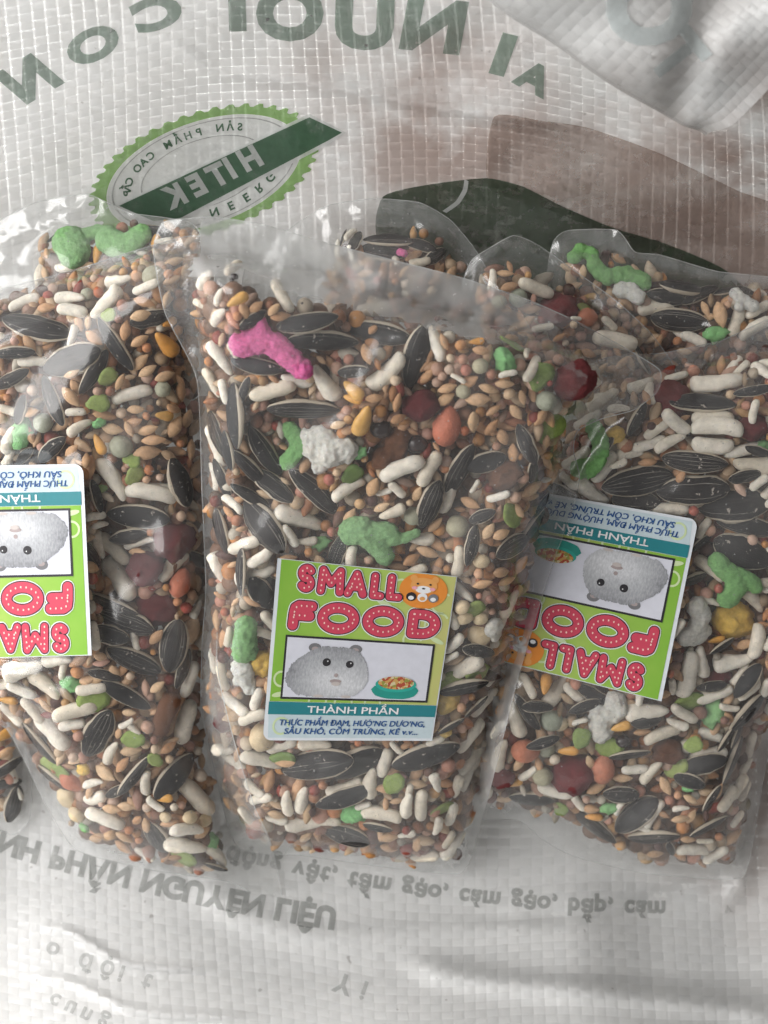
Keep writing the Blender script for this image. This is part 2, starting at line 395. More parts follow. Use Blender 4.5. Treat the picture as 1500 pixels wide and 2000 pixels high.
# big arc of letters along the top
for ch, x, y, h, rot, wd, shr in [('N', 54, 152, 84, 30, 1.10, .35), ('O', 180, 86, 64, 30, 1.55, .15), ('C', 306, 24, 64, 16, 1.65, .1), ('I', 463, 8, 100, 2, 1.3, 0), ('O', 566, 22, 108, 0, 1.15, 0),
                          ('U', 712, 36, 114, -2, 1.15, 0), ('N', 848, 46, 106, -6, 1.2, -.08), ('I', 984, 104, 84, -14, 1.4, -.1), ('A', 1044, 150, 58, -28, 1.2, 0)]:
    sack_text('printed_letter', ch, x, y, h, rot, -1, 1, wd, I_GREEN, .055, shr)
# round badge
def ell(t, k=1.0, cx=398, cy=338, rx=230, ry=117, a=19):
    a = R(a); x = rx * k * math.cos(t); y = ry * k * math.sin(t)
    return (cx + x * math.cos(a) - y * math.sin(a) * -1 * 1.0 * -1, cy - (x * math.sin(a) + y * math.cos(a)))
def ring(k0, k1, zig=0, n=176):
    out = [ell(2*math.pi*i/n, k1 + (zig if i % 4 < 2 else 0)) for i in range(n)]; inn = [ell(2*math.pi*i/n, k0) for i in range(n)]
    V = np.array(out + inn); F = [[i, (i+1) % n, n + (i+1) % n, n + i] for i in range(n)]
    return V, F
drape('badge_ring', *ring(.86, .97, .05), I_BRIGHT, sack, z_print, 0, 7)
drape('badge_disc', np.array([ell(2*math.pi*i/90, .855) for i in range(90)]), [list(range(90))], I_WHITE, sack, z_print, .0, 9)
drape('badge_line', *ring(.80, .815), I_GREY, sack, z_print, .10 * MM, 8)
drape('badge_line', *ring(.545, .56), I_GREY, sack, z_print, .10 * MM, 8)
def along(text, t0, t1, k, h, mat, flip=1):
    n = len(text)
    for i, ch in enumerate(text):
        if ch == ' ': continue
        t = t0 + (t1 - t0) * i / (n - 1); p = ell(t, k); q = ell(t + .05, k)
        rot = math.degrees(math.atan2(-(p[1] - q[1]) * -1 * -1, (p[0] - q[0])))
        d = (p[0] - q[0], -(p[1] - q[1]))
        rot = math.degrees(math.atan2(d[1], d[0])) * 1.0
        sack_text('badge_letter', ch, p[0], p[1], h, rot, -1, 1, 1.05, mat, .03, 0, .10 * MM)
along('SẢN PHẨM CAO CẤP', R(52), R(172), .68, 15, I_DEEP)
along('GREEN', R(-40), R(-92), .68, 17, I_DEEP)
ban = [(232, 402), (604, 229), (668, 259), (640, 275), (352, 426), (300, 432)]
drape('badge_banner_border', *cdt([[(218, 404), (604, 222), (676, 259), (644, 281), (352, 434), (290, 440)]]), I_WHITE, sack, z_print, .16 * MM, 8)
drape('badge_banner', *cdt([ban]), I_DEEP, sack, z_print, .26 * MM, 8)
for i, ch in enumerate('HITEK'):
    x = [487, 448, 424, 383, 338][i]; y = [308, 327, 340, 360, 382][i]
    sack_text('badge_letter', ch, x, y, 46, 25, -1, 1, .95, I_WHITE, .05, .12, .36 * MM)
# printed picture on the right of the back wall
drape('printed_tan_patch', *cdt([resample([(965, 228), (1060, 236), (1150, 250), (1290, 300), (1440, 372), (1560, 430), (1640, 700), (1440, 560), (1300, 500), (1100, 420), (955, 365)], 14)]), I_TAN, sack, z_print, .05 * MM, 6.5)
drape('printed_green_hill', *cdt([resample([(748, 384), (840, 360), (950, 348), (1020, 364), (1100, 404), (1200, 446), (1300, 476), (1420, 530), (1500, 640), (1200, 640), (900, 600), (740, 470)], 14)]), I_FOREST, sack, z_print, .22 * MM, 6.5)
cv = resample([(911, 352), (908, 372), (893, 396), (868, 414)], 6, False)
drape('printed_white_curve', np.array([(x - 4, y - 2) for x, y in cv] + [(x + 4, y + 2) for x, y in cv]), [[i, i+1, len(cv)+i+1, len(cv)+i] for i in range(len(cv)-1)], I_WHITE, sack, z_print, .34 * MM)
# ingredient lines on the near wall, upside down
def row(text, x0, y0, x1, y1, h, mat, sag=0, wd=1.0, bold=.03):
    # one letter at a time so that the line bends with the cloth
    ws = []
    for ch in text: ws.append(.45 if ch == ' ' else (glyph2d(ch, bold)[0][:, 0].max() - glyph2d(ch, bold)[0][:, 0].min() + .12))
    tot = sum(ws); c = 0
    for ch, w_ in zip(text, ws):
        t = (c + w_ / 2) / tot; c += w_
        if ch == ' ': continue
        x = x0 + (x1 - x0) * t; y = y0 + (y1 - y0) * t + sag * 4 * t * (1 - t)
        rot = -math.degrees(math.atan2((y1 - y0) + sag * 4 * (1 - 2 * t), x1 - x0))
        sack_text('printed_letter', ch, x, y, h, rot, 1, -1, wd, mat, bold)
row('ÀNH PHẦN NGUYÊN LIỆU', -50, 1630, 655, 1796, 46, I_GREY, 14, 1.0, .055)
row('động vật, tấm gạo, cám gạo, bắp, cám', 440, 1668, 1300, 1778, 36, I_GREY, 26, 1.0, .045)
row('o đội t', 82, 1852, 300, 1925, 36, I_FAINT, 0); row('cung', 90, 1950, 215, 2008, 34, I_FAINT); row('v', 1405, 1782, 1440, 1776, 22, I_FAINT)
row('Yi', 640, 1912, 720, 1940, 40, I_FAINT)

# ---- the corner of the sack folded over at the upper right
def quad_map(c00, c10, c11, c01):
    c00, c10, c11, c01 = map(np.array, (c00, c10, c11, c01))
    return lambda a, b: (c00[0]*(1-a)*(1-b) + c10[0]*a*(1-b) + c11[0]*a*b + c01[0]*(1-a)*b, c00[1]*(1-a)*(1-b) + c10[1]*a*(1-b) + c11[1]*a*b + c01[1]*(1-a)*b)
qa = quad_map((905, -70), (1386, 316), (1690, -20), (1300, -420))
def z_flap(a, b):
    return (np.interp(a, [0, .5, 1], [90, 84, 72]) + 34 * np.sqrt(np.clip(b, 0, 1)) + 5 * np.sin(a * 5 + b * 3) * b + 2.5 * np.sin(a * 13 - b * 5) * (.3 + b) - 3 * np.exp(-((a - .8 + b * .3) / .06) ** 2)) * MM
a_, b_ = np.meshgrid(np.linspace(0, 1, 70), np.linspace(0, 1, 70) ** 1.3)
def bulge(a, b, X, Y):
    k = np.exp(-((1 - a) / .10) ** 2 - (b / .10) ** 2) * 30
    return X - (14 * np.sin(a * 6) + 6 * np.sin(a * 14)) * (1 - b) - .2 * k, Y + (16 * np.sin(a * 4.2 + .4) + 5 * np.sin(a * 11)) * (1 - b) - k
X, Y = bulge(a_, b_, *qa(a_, b_)); V = at(X.ravel(), Y.ravel(), (z_flap(a_, b_) - .35 * MM).ravel())
F = [(j*70+i, j*70+i+1, (j+1)*70+i+1, (j+1)*70+i) for j in range(69) for i in range(69)]
flap = obj('folded_flap', mesh('folded_flap', V, F), MS_weft, sack); flap['label'] = 'corner of the sack folded over toward the viewer'
for i in range(26):
    for wdir in (0, 1):
        s = np.linspace(.0, 1, 26 * 4 + 1); c = np.full_like(s, (i + .5) / 26)
        V = []
        for k in (-1, 0, 1):
            a, b = (c + k * .47 / 26, s) if wdir else (s, c + k * .47 / 26)
            X, Y = bulge(a, b, *qa(a, b)); hh = np.tanh(2.2 * np.cos(np.pi * (s * 26 - .5 + i))) * AMP * (1 if wdir else -1) * (1)
            V.append(at(X, Y, z_flap(a, b) + hh + (.05 * MM if k == 0 else 0)))
        n = len(s); V = np.concatenate(V); F = [(r*n+k, (r+1)*n+k, (r+1)*n+k+1, r*n+k+1) for r in range(2) for k in range(n-1)]
        obj('flap_tape', mesh('flap_tape', V, F), MS_warp if wdir else MS_weft, flap)
def z_flap_px(px, py):
    # invert the quad map numerically
    a = np.full(len(px), .5); b = np.full(len(px), .4)
    for _ in range(40):
        X, Y = bulge(a, b, *qa(a, b)); e = 1e-3
        X1, Y1 = bulge(a + e, b, *qa(a + e, b)); X2, Y2 = bulge(a, b + e, *qa(a, b + e))
        j11, j21, j12, j22 = (X1-X)/e, (Y1-Y)/e, (X2-X)/e, (Y2-Y)/e; det = j11*j22 - j12*j21
        dx, dy = px - X, py - Y; a = np.clip(a + .7*(j22*dx - j12*dy)/det, 0, 1); b = np.clip(b + .7*(-j21*dx + j11*dy)/det, .0, 1)
    return z_flap(a, b) + .4 * MM
I_PALE = ink('pale_seen_through', (.60, .65, .65), .7)
def flap_text(ch, cx, cy, h, rot, wd):
    V, F = glyph2d(ch, .05); lo, hi = V.min(0), V.max(0); W = (V - (lo + hi) / 2) / (hi[1] - lo[1]) * h; W[:, 0] *= -wd
    a = R(rot); P = np.stack([cx + W[:, 0]*math.cos(a) - W[:, 1]*math.sin(a), cy - W[:, 0]*math.sin(a) - W[:, 1]*math.cos(a)], 1)
    drape('printed_letter', P, F, I_PALE, flap, z_flap_px, .1 * MM, 9)
flap_text('O', 1268, 15, 150, 10, 1.1); flap_text('T', 1325, 110, 110, -52, .8)

# ------------------------------------------------------------------ the seed bags
def zbase(py): return (1690 - np.asarray(py, float)) * .0362
class Bag: pass
BAGS = {}
def bag(key, words, outer, inner, T, zb, creases=(), group='clear seed bags in the sack', label='', pill_r=85, dusty=None, label_corners=None):
    b = Bag(); b.key, b.words, b.outer, b.inner, b.T, b.zb, b.creases, b.pill_r, b.dusty = key, words, outer, inner, T, zb, creases, pill_r, dusty
    b.text = label; b.group = group; b.items = []; b.lab = label_corners; b.seed = len(BAGS) * 3.7
    b.inner_s = resample(inner, 22); BAGS[key] = b; return b
def sd_of(b, px, py):
    if not hasattr(b, 'g'):
        a = np.array(b.outer); b.g0 = a.min(0) - 60; m = ((a.max(0) + 60 - b.g0) / 5).astype(int) + 2
        X, Y = np.meshgrid(b.g0[0] + np.arange(m[0]) * 5, b.g0[1] + np.arange(m[1]) * 5)
        b.g = poly_sd(np.stack([X.ravel(), Y.ravel()], 1), b.inner_s).reshape(X.shape)
    u = (np.asarray(px, float) - b.g0[0]) / 5; v = (np.asarray(py, float) - b.g0[1]) / 5; h, w_ = b.g.shape
    uc = np.clip(u, 0, w_ - 1.001); vc = np.clip(v, 0, h - 1.001); out = 5 * np.hypot(u - uc, v - vc)
    i, j = uc.astype(int), vc.astype(int); fu, fv = uc - i, vc - j; g = b.g
    return (g[j, i]*(1-fu) + g[j, i+1]*fu)*(1-fv) + (g[j+1, i]*(1-fu) + g[j+1, i+1]*fu)*fv - out
def lab_plane(b):
    if not hasattr(b, 'pl'):
        b.pl = None
        u, v = np.meshgrid(np.linspace(0, 1, 9), np.linspace(0, 1, 9)); u, v = u.ravel()[:, None], v.ravel()[:, None]
        TL, TR, BR, BL = [np.array(c, float) for c in b.lab]; P = TL*(1-u)*(1-v) + TR*u*(1-v) + BR*u*v + BL*(1-u)*v
        W = at(P[:, 0], P[:, 1], zf(b, P[:, 0], P[:, 1], False)[0]); A = np.c_[W[:, :2], np.ones(len(W))]
        b.pl = np.linalg.lstsq(A, W[:, 2], rcond=None)[0]
    return b.pl
def z_plane(pl, px, py):
    # height where the view line of a pixel meets the world plane z = ax + by + c
    m = K * (pl[0] * (px - 750) + pl[1] * (1000 - py)); return (m + pl[2]) / (1 + m / CAM_H)
def zf(b, px, py, wr=True):
    """height of the front film / top of the contents, metres"""
    px = np.atleast_1d(np.asarray(px, float)); py = np.atleast_1d(np.asarray(py, float))
    P = np.stack([px, py], 1); sd = sd_of(b, px, py)
    t = np.clip(sd / b.pill_r, 0, 1); pil = np.sqrt(np.clip(1 - (1 - t) ** 2, 0, 1)) * .75 + t * .25
    z = b.zb(px, py) + 1.0 + b.T * pil + np.minimum(sd, 0) * .012
    z = z + pil * (1.6 * np.sin(px / 71 + b.seed) * np.sin(py / 93 + b.seed * 2) + .8 * np.sin(px / 33 + py / 47 + b.seed))
    if wr:
        for pts, wd, h in b.creases: z = z + h * np.exp(-(line_d(P, resample(pts, 12, False)) / wd) ** 2)
        z = z + .45 * sstep(0, 30, sd)
        if len(P) > 40:
            rg = (1 - np.abs(vnoise(P, 62, b.seed + 9))) ** 9 + .6 * (1 - np.abs(vnoise(P, 120, b.seed + 3))) ** 14; z = z + rg * np.where(sd < 10, .75, .32)
            z = z + .35 * vnoise(P, 38, b.seed) + .7 * vnoise(P, 90, b.seed + 5) * (sd < 25)
    z = z * MM
    if b.lab is not None and lab_plane(b) is not None:
        wl = sstep(-34, 4, poly_sd(P, b.lab)); z = z * (1 - wl) + z_plane(b.pl, px, py) * wl
    return z, sd

bag('D', 'back left bag', [(-60, 480), (60, 400), (170, 380), (250, 415), (380, 440), (420, 560), (300, 640), (-60, 680)],
    [(60, 500), (95, 450), (160, 436), (260, 428), (400, 450), (400, 620), (100, 620)], 9, lambda x, y: zbase(y) - 11,
    [([(0, 470), (90, 440), (170, 400)], 8, 1.2), ([(40, 520), (120, 470), (150, 430)], 6, .8)], label='cloudy clear bag at the upper left with green puffs in its corner')
bag('E', 'back middle bag', [(480, 520), (575, 440), (640, 402), (730, 388), (820, 396), (880, 430), (930, 490), (960, 560), (900, 660), (500, 640)],
    [(640, 520), (655, 452), (720, 440), (850, 450), (900, 500), (920, 640), (640, 640)], 9, lambda x, y: zbase(y) - 13,
    [([(640, 402), (648, 470), (655, 540)], 7, 1.4), ([(700, 410), (800, 420), (880, 470)], 9, 1.2)], label='clear bag with a rounded top edge peeking out behind the centre bag')
bag('G', 'back right bag', [(1070, 540), (1082, 470), (1110, 450), (1205, 450), (1240, 492), (1290, 498), (1400, 530), (1560, 560), (1600, 760), (1100, 760)],
    [(1095, 560), (1105, 480), (1200, 490), (1270, 520), (1400, 545), (1580, 570), (1580, 750), (1120, 740)], 10, lambda x, y: zbase(y) - 11,
    [([(1090, 460), (1110, 520), (1180, 560)], 7, 1.2), ([(1205, 452), (1250, 520)], 8, 1.2), ([(1380, 640), (1440, 625), (1520, 612)], 7, 1.2)], label='clear bag at the upper right with a green curl under its top edge')
bag('F', 'bag tucked behind the centre bag', [(905, 570), (920, 510), (950, 488), (1003, 460), (1050, 478), (1110, 520), (1200, 585), (1270, 650), (1320, 725), (1300, 800), (960, 760)],
    [(925, 570), (940, 520), (1000, 510), (1080, 540), (1180, 600), (1250, 655), (1300, 730), (1280, 780), (960, 740)], 10, lambda x, y: zbase(y) - 1 - .006 * (np.asarray(x) - 900),
    [([(1003, 462), (960, 500), (930, 560)], 6, 1.4), ([(1010, 470), (1100, 540), (1200, 600), (1290, 690)], 8, 1.0)], label='clear bag with a pointed embossed corner tucked behind the centre bag')
bag('H', 'bag at the lower left edge', [(-80, 1380), (30, 1400), (60, 1520), (58, 1600), (20, 1630), (-80, 1560)],
    [(-80, 1390), (25, 1410), (52, 1530), (50, 1598), (20, 1610), (-80, 1540)], 7, lambda x, y: zbase(y) - 6, label='bag of dark seeds peeking out under the left bag at the frame edge')
bag('B', 'left bag', [(-90, 600), (0, 566), (150, 526), (310, 476), (400, 470), (420, 700), (430, 1000), (424, 1290), (450, 1420), (495, 1570), (530, 1650), (556, 1795), (500, 1750), (445, 1722), (300, 1700), (150, 1660), (90, 1572), (15, 1426), (-90, 1330)],
    [(-90, 608), (0, 576), (150, 536), (300, 490), (385, 500), (396, 740), (404, 900), (412, 1100), (413, 1260), (398, 1360), (400, 1440), (424, 1560), (448, 1705), (430, 1716), (300, 1690), (160, 1645), (98, 1560), (24, 1420), (-90, 1320)], 19, lambda x, y: zbase(y),
    [([(395, 740), (402, 1000), (410, 1250), (396, 1420), (430, 1600)], 5, .5), ([(420, 1300), (450, 1450), (500, 1640), (540, 1780)], 7, .8), ([(20, 1425), (95, 1565), (150, 1650)], 5, .9)],
    label='clear seed bag cut off by the left edge, its sticker upside down', label_corners=[(179, 1280), (-172, 1290), (-190, 912), (162, 906)])
bag('C', 'right bag', [(1080, 760), (1180, 700), (1290, 690), (1400, 668), (1600, 630), (1620, 1300), (1510, 1440), (1478, 1600), (1450, 1712), (1330, 1712), (1240, 1702), (1120, 1672), (1060, 1640), (1010, 1600), (900, 1590), (860, 1400), (1000, 1000)],
    [(1120, 790), (1200, 735), (1330, 716), (1600, 690), (1600, 1290), (1494, 1430), (1462, 1590), (1430, 1688), (1330, 1694), (1240, 1682), (1155, 1648), (1090, 1602), (1000, 1580), (930, 1575), (900, 1450), (1010, 1000)], 19, lambda x, y: zbase(y),
    [([(1290, 720), (1350, 690), (1420, 684), (1520, 650)], 7, 1.6), ([(1330, 730), (1420, 705), (1520, 700)], 6, 1.0), ([(1490, 1420), (1460, 1580), (1420, 1690)], 6, .8), ([(1060, 1640), (1180, 1690), (1330, 1700)], 8, .9)],
    label='clear seed bag on the right, its upside-down sticker partly under the centre bag', label_corners=[(1292, 1370), (948, 1284), (1020, 955), (1364, 1015)])
bag('A', 'centre bag', [(316, 436), (360, 428), (420, 424), (520, 440), (620, 470), (760, 506), (900, 542), (1030, 585), (1120, 625), (1200, 668), (1288, 722), (1284, 764), (1240, 800), (1175, 818), (1128, 842), (1120, 880), (1132, 930), (1120, 990), (1070, 1130), (1010, 1330), (968, 1500), (930, 1640), (898, 1706), (740, 1692), (600, 1672), (464, 1654), (418, 1500), (393, 1380), (395, 1250), (402, 1150), (394, 950), (384, 740), (322, 610), (300, 490)],
    [(372, 500), (470, 500), (600, 530), (720, 572), (860, 604), (1060, 660), (1170, 716), (1180, 755), (1110, 830), (1092, 920), (1072, 1010), (1040, 1130), (990, 1300), (955, 1420), (932, 1560), (888, 1692), (740, 1680), (600, 1660), (472, 1640), (426, 1500), (400, 1380), (402, 1250), (408, 1150), (400, 950), (392, 740), (378, 600)], 19,
    lambda x, y: zbase(y) + 26 * np.clip((1690 - np.asarray(y)) / 1240, 0, 2) ** .8,
    [([(362, 478), (440, 500), (520, 508), (570, 520), (650, 552), (720, 580), (830, 604), (950, 622), (1060, 648)], 5, .9), ([(318, 500), (350, 480), (365, 476)], 5, .8), ([(1130, 700), (1180, 690), (1250, 720)], 12, 1.8), ([(1100, 860), (1150, 800), (1230, 760)], 10, 1.2), ([(365, 480), (378, 600), (388, 760), (404, 950), (425, 1150)], 4, .5)],
    label='clear seed bag in the centre with its sticker the right way up', pill_r=70, label_corners=[(542, 1090), (893, 1126), (844, 1447), (513, 1446)])
LOWER = {'F': ['E', 'G'], 'C': ['G', 'F'], 'B': ['D', 'H'], 'A': ['B', 'C', 'E', 'F', 'D'], 'E': [], 'G': [], 'D': [], 'H': []}
def z_seal(b, px, py, z, sd):
    """loose film lies on whatever is under it"""
    for k in LOWER[b.key] + (['A'] if b.key == 'B' else []):
        o = BAGS[k]; zo, sdo = zf(o, px, py, False); zo = zo + np.minimum(sdo, 0) * .09 * MM + 1.3 * MM
        if b.key == 'B' and k == 'A': zo = np.where(py > 1230, zo, -1)
        if b.key == 'A' and k == 'B': zo = np.where(py < 1230, zo, -1)
        wgt = sstep(14, -18, sd)
        z = np.where(zo > z, z + (zo - z) * wgt, z)
    return z
for b in BAGS.values():
    root = bpy.data.objects.new('seed_bag', None); COL.objects.link(root); b.root = root
    root.empty_display_size = .01
    c = np.mean(b.inner, 0); root.location = (0, 0, 0)
    tag(root, b.text, 'bag', b.group)
    out = resample(b.outer, 9)
    st = 13 if b.key in 'ABC' else 11
    P, F = cdt([out], grid_pts(out, st))
    z, sd = zf(b, P[:, 0], P[:, 1]); z = z_seal(b, P[:, 0], P[:, 1], z, sd)
    V = at(P[:, 0], P[:, 1], z); F = up_faces(V, F)
    cs = np.array([sd[f].mean() for f in F]); cy = np.array([P[f].mean(0) for f in F])
    if b.key == 'A':   # slack top, clouded by meal dust: above the contents
        side = (cy[:, 0] < 560) & (cy[:, 1] > 735)
        slack = ((cs <= 2) & ~side) | (line_d(cy, [(372, 480), (470, 480), (720, 545), (1060, 630), (1180, 690)]) < 62)
        emb = (cs <= 2) & ~side & ((cy[:, 0] < 395) | (cy[:, 0] > 1085))
    elif b.key in 'F': slack = cs <= 4; emb = slack & (cy[:, 1] < 720)
    elif b.key in 'B': slack = cs <= 4; emb = slack & (cy[:, 0] > 395)
    else: slack = cs <= 4; emb = slack & False
    b.film_sel = None
    for nm, sel, mt in (('front_film', ~slack & ~emb, MF_front), ('slack_film', slack & ~emb, MF_top if b.key == 'A' else MF_slack), ('seal_strip', emb, MF_seal)):
        ids = [f for f, s_ in zip(F, sel) if s_]
        if not ids: continue
        used = sorted({i for f in ids for i in f}); rm = {u: i for i, u in enumerate(used)}
        par = list(range(len(used)))
        def find(i):
            while par[i] != i: par[i] = par[par[i]]; i = par[i]
            return i
        for f in ids:
            for i in f[1:]: par[find(rm[i])] = find(rm[f[0]])
        comps = {}
        for f in ids: comps.setdefault(find(rm[f[0]]), []).append(f)
        for fs in comps.values():
            if len(fs) < 12 and len(comps) > 1: continue
            us = sorted({i for f in fs for i in f}); r2 = {u: i for i, u in enumerate(us)}
            obj(nm, mesh(nm, V[us], [[r2[i] for i in f] for f in fs]), mt, root)
    # the cut edge of the plastic
    E = np.array(out); ze, se = zf(b, E[:, 0], E[:, 1]); ze = z_seal(b, E[:, 0], E[:, 1], ze, se); EV = at(E[:, 0], E[:, 1], ze); ne = len(E); TV = []
    for i in range(ne):
        tg = EV[(i + 1) % ne] - EV[i - 1]; tg = tg / np.linalg.norm(tg); sx_ = np.cross(tg, (0, 0, 1)); sx_ = sx_ / np.linalg.norm(sx_); sz_ = np.cross(sx_, tg)
        for k in range(5): TV.append(EV[i] + .10 * MM * (math.cos(1.2566 * k) * sx_ + math.sin(1.2566 * k) * sz_))
    obj('film_edge', mesh('film_edge', TV, [(i*5+k, i*5+(k+1) % 5, ((i+1) % ne)*5+(k+1) % 5, ((i+1) % ne)*5+k) for i in range(ne) for k in range(5)]), MF_edge, root)
    zb_ = np.where(sd > 0, (b.zb(P[:, 0], P[:, 1]) + .4 - 3 * np.clip(sd / 60, 0, 1)) * MM, z - .6 * MM)
    Fb = [f for f, c_ in zip(F, cs) if c_ < 48 or b.key not in 'ABC']; us = sorted({i for f in Fb for i in f}); r2 = {u: i for i, u in enumerate(us)}
    obj('back_film', mesh('back_film', at(P[:, 0], P[:, 1], zb_)[us], [[r2[i] for i in f] for f in Fb]), MF_back, root)

# ------------------------------------------------------------------ seed shapes (unit length along x)
def spindle(nx, na, ry, rz, bend=0.0, rough=0.0, seed=0, groove=0.0, zflat=1.0):
    V, uv = [], []; ts = [0.5 - .5 * math.cos(math.pi * i / (nx - 1)) for i in range(nx)]
    for t in ts:
        for k in range(na):
            th = 2 * math.pi * k / na; c, s = math.cos(th), math.sin(th)
            g = 1 - groove * math.exp(-((th - math.pi / 2) / .35) ** 2)
            y = ry(t) * c; z = rz(t) * s * (abs(s) ** (zflat - 1)) * g; x = t - .5
            if rough:
                q = 1 + rough * mnoise.noise((x * 5 + seed, y * 9, z * 9 + seed)); y *= q; z *= q
            y += bend * (1 - (2 * t - 1) ** 2)
            V.append((x, y, z)); uv.append((t, (c + 1) / 2))
    F = [(i*na+k, i*na+(k+1) % na, (i+1)*na+(k+1) % na, (i+1)*na+k) for i in range(nx-1) for k in range(na)]
    return mesh('seed', V, [f[::-1] for f in F], True, uv)
def sphere_blob(fx, fy, fz, rough, seed, nlat=10, nlon=14, fr=2.0):
    V = []
    for i in range(nlat + 1):
        ph = math.pi * i / nlat
        for k in range(nlon):
            th = 2 * math.pi * k / nlon; d = Vector((math.sin(ph) * math.cos(th), math.sin(ph) * math.sin(th), math.cos(ph)))
            q = 1 + rough * mnoise.fractal(d * fr + Vector((seed, seed, 0)), .8, 2.0, 3)
            V.append((d.x * fx * q, d.y * fy * q, d.z * fz * q))
    F = [(i*nlon+k, i*nlon+(k+1) % nlon, (i+1)*nlon+(k+1) % nlon, (i+1)*nlon+k) for i in range(nlat) for k in range(nlon)]
    return mesh('seed', V, [f[::-1] for f in F], True)
def lobes(balls, vox, rough, seed, fr):
    """fuse balls (unit size) into one lump by voxel remesh, then roughen it"""
    bm = bmesh.new()
    for (x, y, z, r, *sq) in balls:
        m = Matrix.Translation((x, y, z)) @ Matrix.Diagonal((1, 1, sq[0] if sq else 1, 1))
        bmesh.ops.create_icosphere(bm, subdivisions=2, radius=r, matrix=m)
    me = bpy.data.meshes.new('lump'); bm.to_mesh(me); bm.free(); o = bpy.data.objects.new('lump', me); COL.objects.link(o)
    md = o.modifiers.new('r', 'REMESH'); md.mode = 'VOXEL'; md.voxel_size = vox
    s = o.modifiers.new('s', 'SMOOTH'); s.iterations = 3
    dg = bpy.context.evaluated_depsgraph_get(); dg.update(); m2 = bpy.data.meshes.new_from_object(o.evaluated_get(dg))
    bpy.data.objects.remove(o)
    for v in m2.vertices:
        q = mnoise.fractal(v.co * fr + Vector((seed, seed, seed)), .9, 2.0, 3); v.co += v.normal * q * rough
    m2.polygons.foreach_set('use_smooth', [True] * len(m2.polygons)); m2.materials.clear()
    return m2
def flake_mesh(seed, n=16):
    rr = random.Random(seed); V = [(0, 0, .06), (0, 0, -.02)]
    rad = [.5 * (1 + .35 * mnoise.noise((math.cos(6.283*k/n) * 1.3 + seed, math.sin(6.283*k/n) * 1.3, seed))) for k in range(n)]
    for k in range(n):
        x, y = rad[k] * math.cos(6.283*k/n), rad[k] * .72 * math.sin(6.283*k/n); z = .16 * x * x - .1 * y + rr.uniform(-.02, .02)
        V += [(x * .6, y * .6, z * .4 + .055), (x, y, z + .03), (x * .98, y * .98, z - .03)]
    F = []
    for k in range(n):
        a, b2 = 2 + 3 * k, 2 + 3 * ((k + 1) % n)
        F += [(0, a, b2), (a, a + 1, b2 + 1, b2), (a + 1, a + 2, b2 + 2, b2 + 1), (a + 2, 1, b2 + 2)]
    return mesh('seed', V, F, True)
def sun_w(t): return .205 * (max(t, 0) ** .55 * max(1 - t, 0) ** .62) / .455
KINDS = {}
def kind(key, name, cat, desc, mats, meshes, aspect, thick, colour=''):
    for me in meshes: me.materials.append(mats); me.name = name
    KINDS[key] = dict(name=name, cat=cat, desc=desc, meshes=meshes, aspect=aspect, thick=thick)
cap = lambda r, p=6, q=.42: (lambda t: r * max(1e-4, 1 - abs(2 * t - 1) ** p) ** q)
kind('S', 'sunflower_seed', 'seed', 'dark striped sunflower seed', M_SUN,
     [spindle(15, 16, lambda t, k=k: sun_w(t) * k, lambda t, k=k, h=h: sun_w(t) * k * h, bd, ro, i * 2.7, 0, 1.25) for i, (k, h, bd, ro) in enumerate(((1, .5, 0, .05), (.86, .55, .015, .12), (1.12, .45, -.01, .08), (.95, .42, .025, .1), (1.18, .5, 0, .14), (.78, .6, -.02, .08), (1.05, .38, .01, .18)))], .40, .20)
kind('W', 'white_pellet', 'pellet', 'off-white stick pellet', M_WHITE,
     [spindle(13, 12, cap(r), cap(r * .92), bd, .16, i * 3.1) for i, (r, bd) in enumerate(((.175, .0), (.165, .05), (.185, -.06), (.17, .10), (.19, .02), (.16, -.03)))]
     + [spindle(13, 12, lambda t, a=a, q=q: a * (1 - q * (t - .5)) * max(1e-4, 1 - abs(2 * t - 1) ** p_) ** .45, lambda t, a=a, q=q: a * .9 * (1 - q * (t - .5)) * max(1e-4, 1 - abs(2 * t - 1) ** p_) ** .45, bd, .24, 31 + a * 50) for a, q, bd, p_ in ((.17, .7, .05, 4), (.18, -.6, -.05, 5), (.16, .5, .08, 3.4), (.19, .9, .0, 7), (.175, .3, -.09, 9))], .36, .33)
kind('Y', 'barley_grain', 'grain', 'tan husked barley grain', M_BARLEY,
     [spindle(9, 10, lambda t, k=k: k * math.sin(math.pi * t ** .9) ** .8 + .001, lambda t, k=k: k * .85 * math.sin(math.pi * t ** .9) ** .8 + .001, 0, .1, i, .35) for i, k in enumerate((.25, .22, .27))], .44, .36)
kind('O', 'round_grain', 'grain', 'small round grain', M_ROUND, [sphere_blob(.5, .48, .44, .08, i, 7, 10) for i in range(3)], .96, .85)
kind('N', 'peanut_kernel', 'peanut', 'red-skinned peanut kernel', M_PEANUT, [spindle(13, 14, lambda t: .36 * math.sin(math.pi * t ** .85) ** .6 + .001, lambda t: .33 * math.sin(math.pi * t ** .85) ** .6 + .001, 0, .12, 2)], .72, .6)
kind('K', 'red_kibble', 'kibble', 'dark red lump of kibble', M_KIBBLE, [sphere_blob(.5, .45, .33, .30, 11 + i * 7, 14, 20, 1.6) for i in range(4)], .9, .6)
kind('B', 'brown_kibble', 'kibble', 'rough brown lump of kibble', M_BROWN, [lobes([(-.25, -.08, 0, .26), (.22, .14, 0, .28), (.05, -.16, 0, .2)], .05, .06, 3, 5), sphere_blob(.5, .4, .33, .35, 5, 14, 20, 2.2)], .8, .6)
kind('T', 'kibble_stick', 'kibble', 'reddish brown kibble stick', M_BROWN, [spindle(13, 12, cap(.19, 8, .3), cap(.19, 8, .3), .03, .25, 4)], .38, .38)
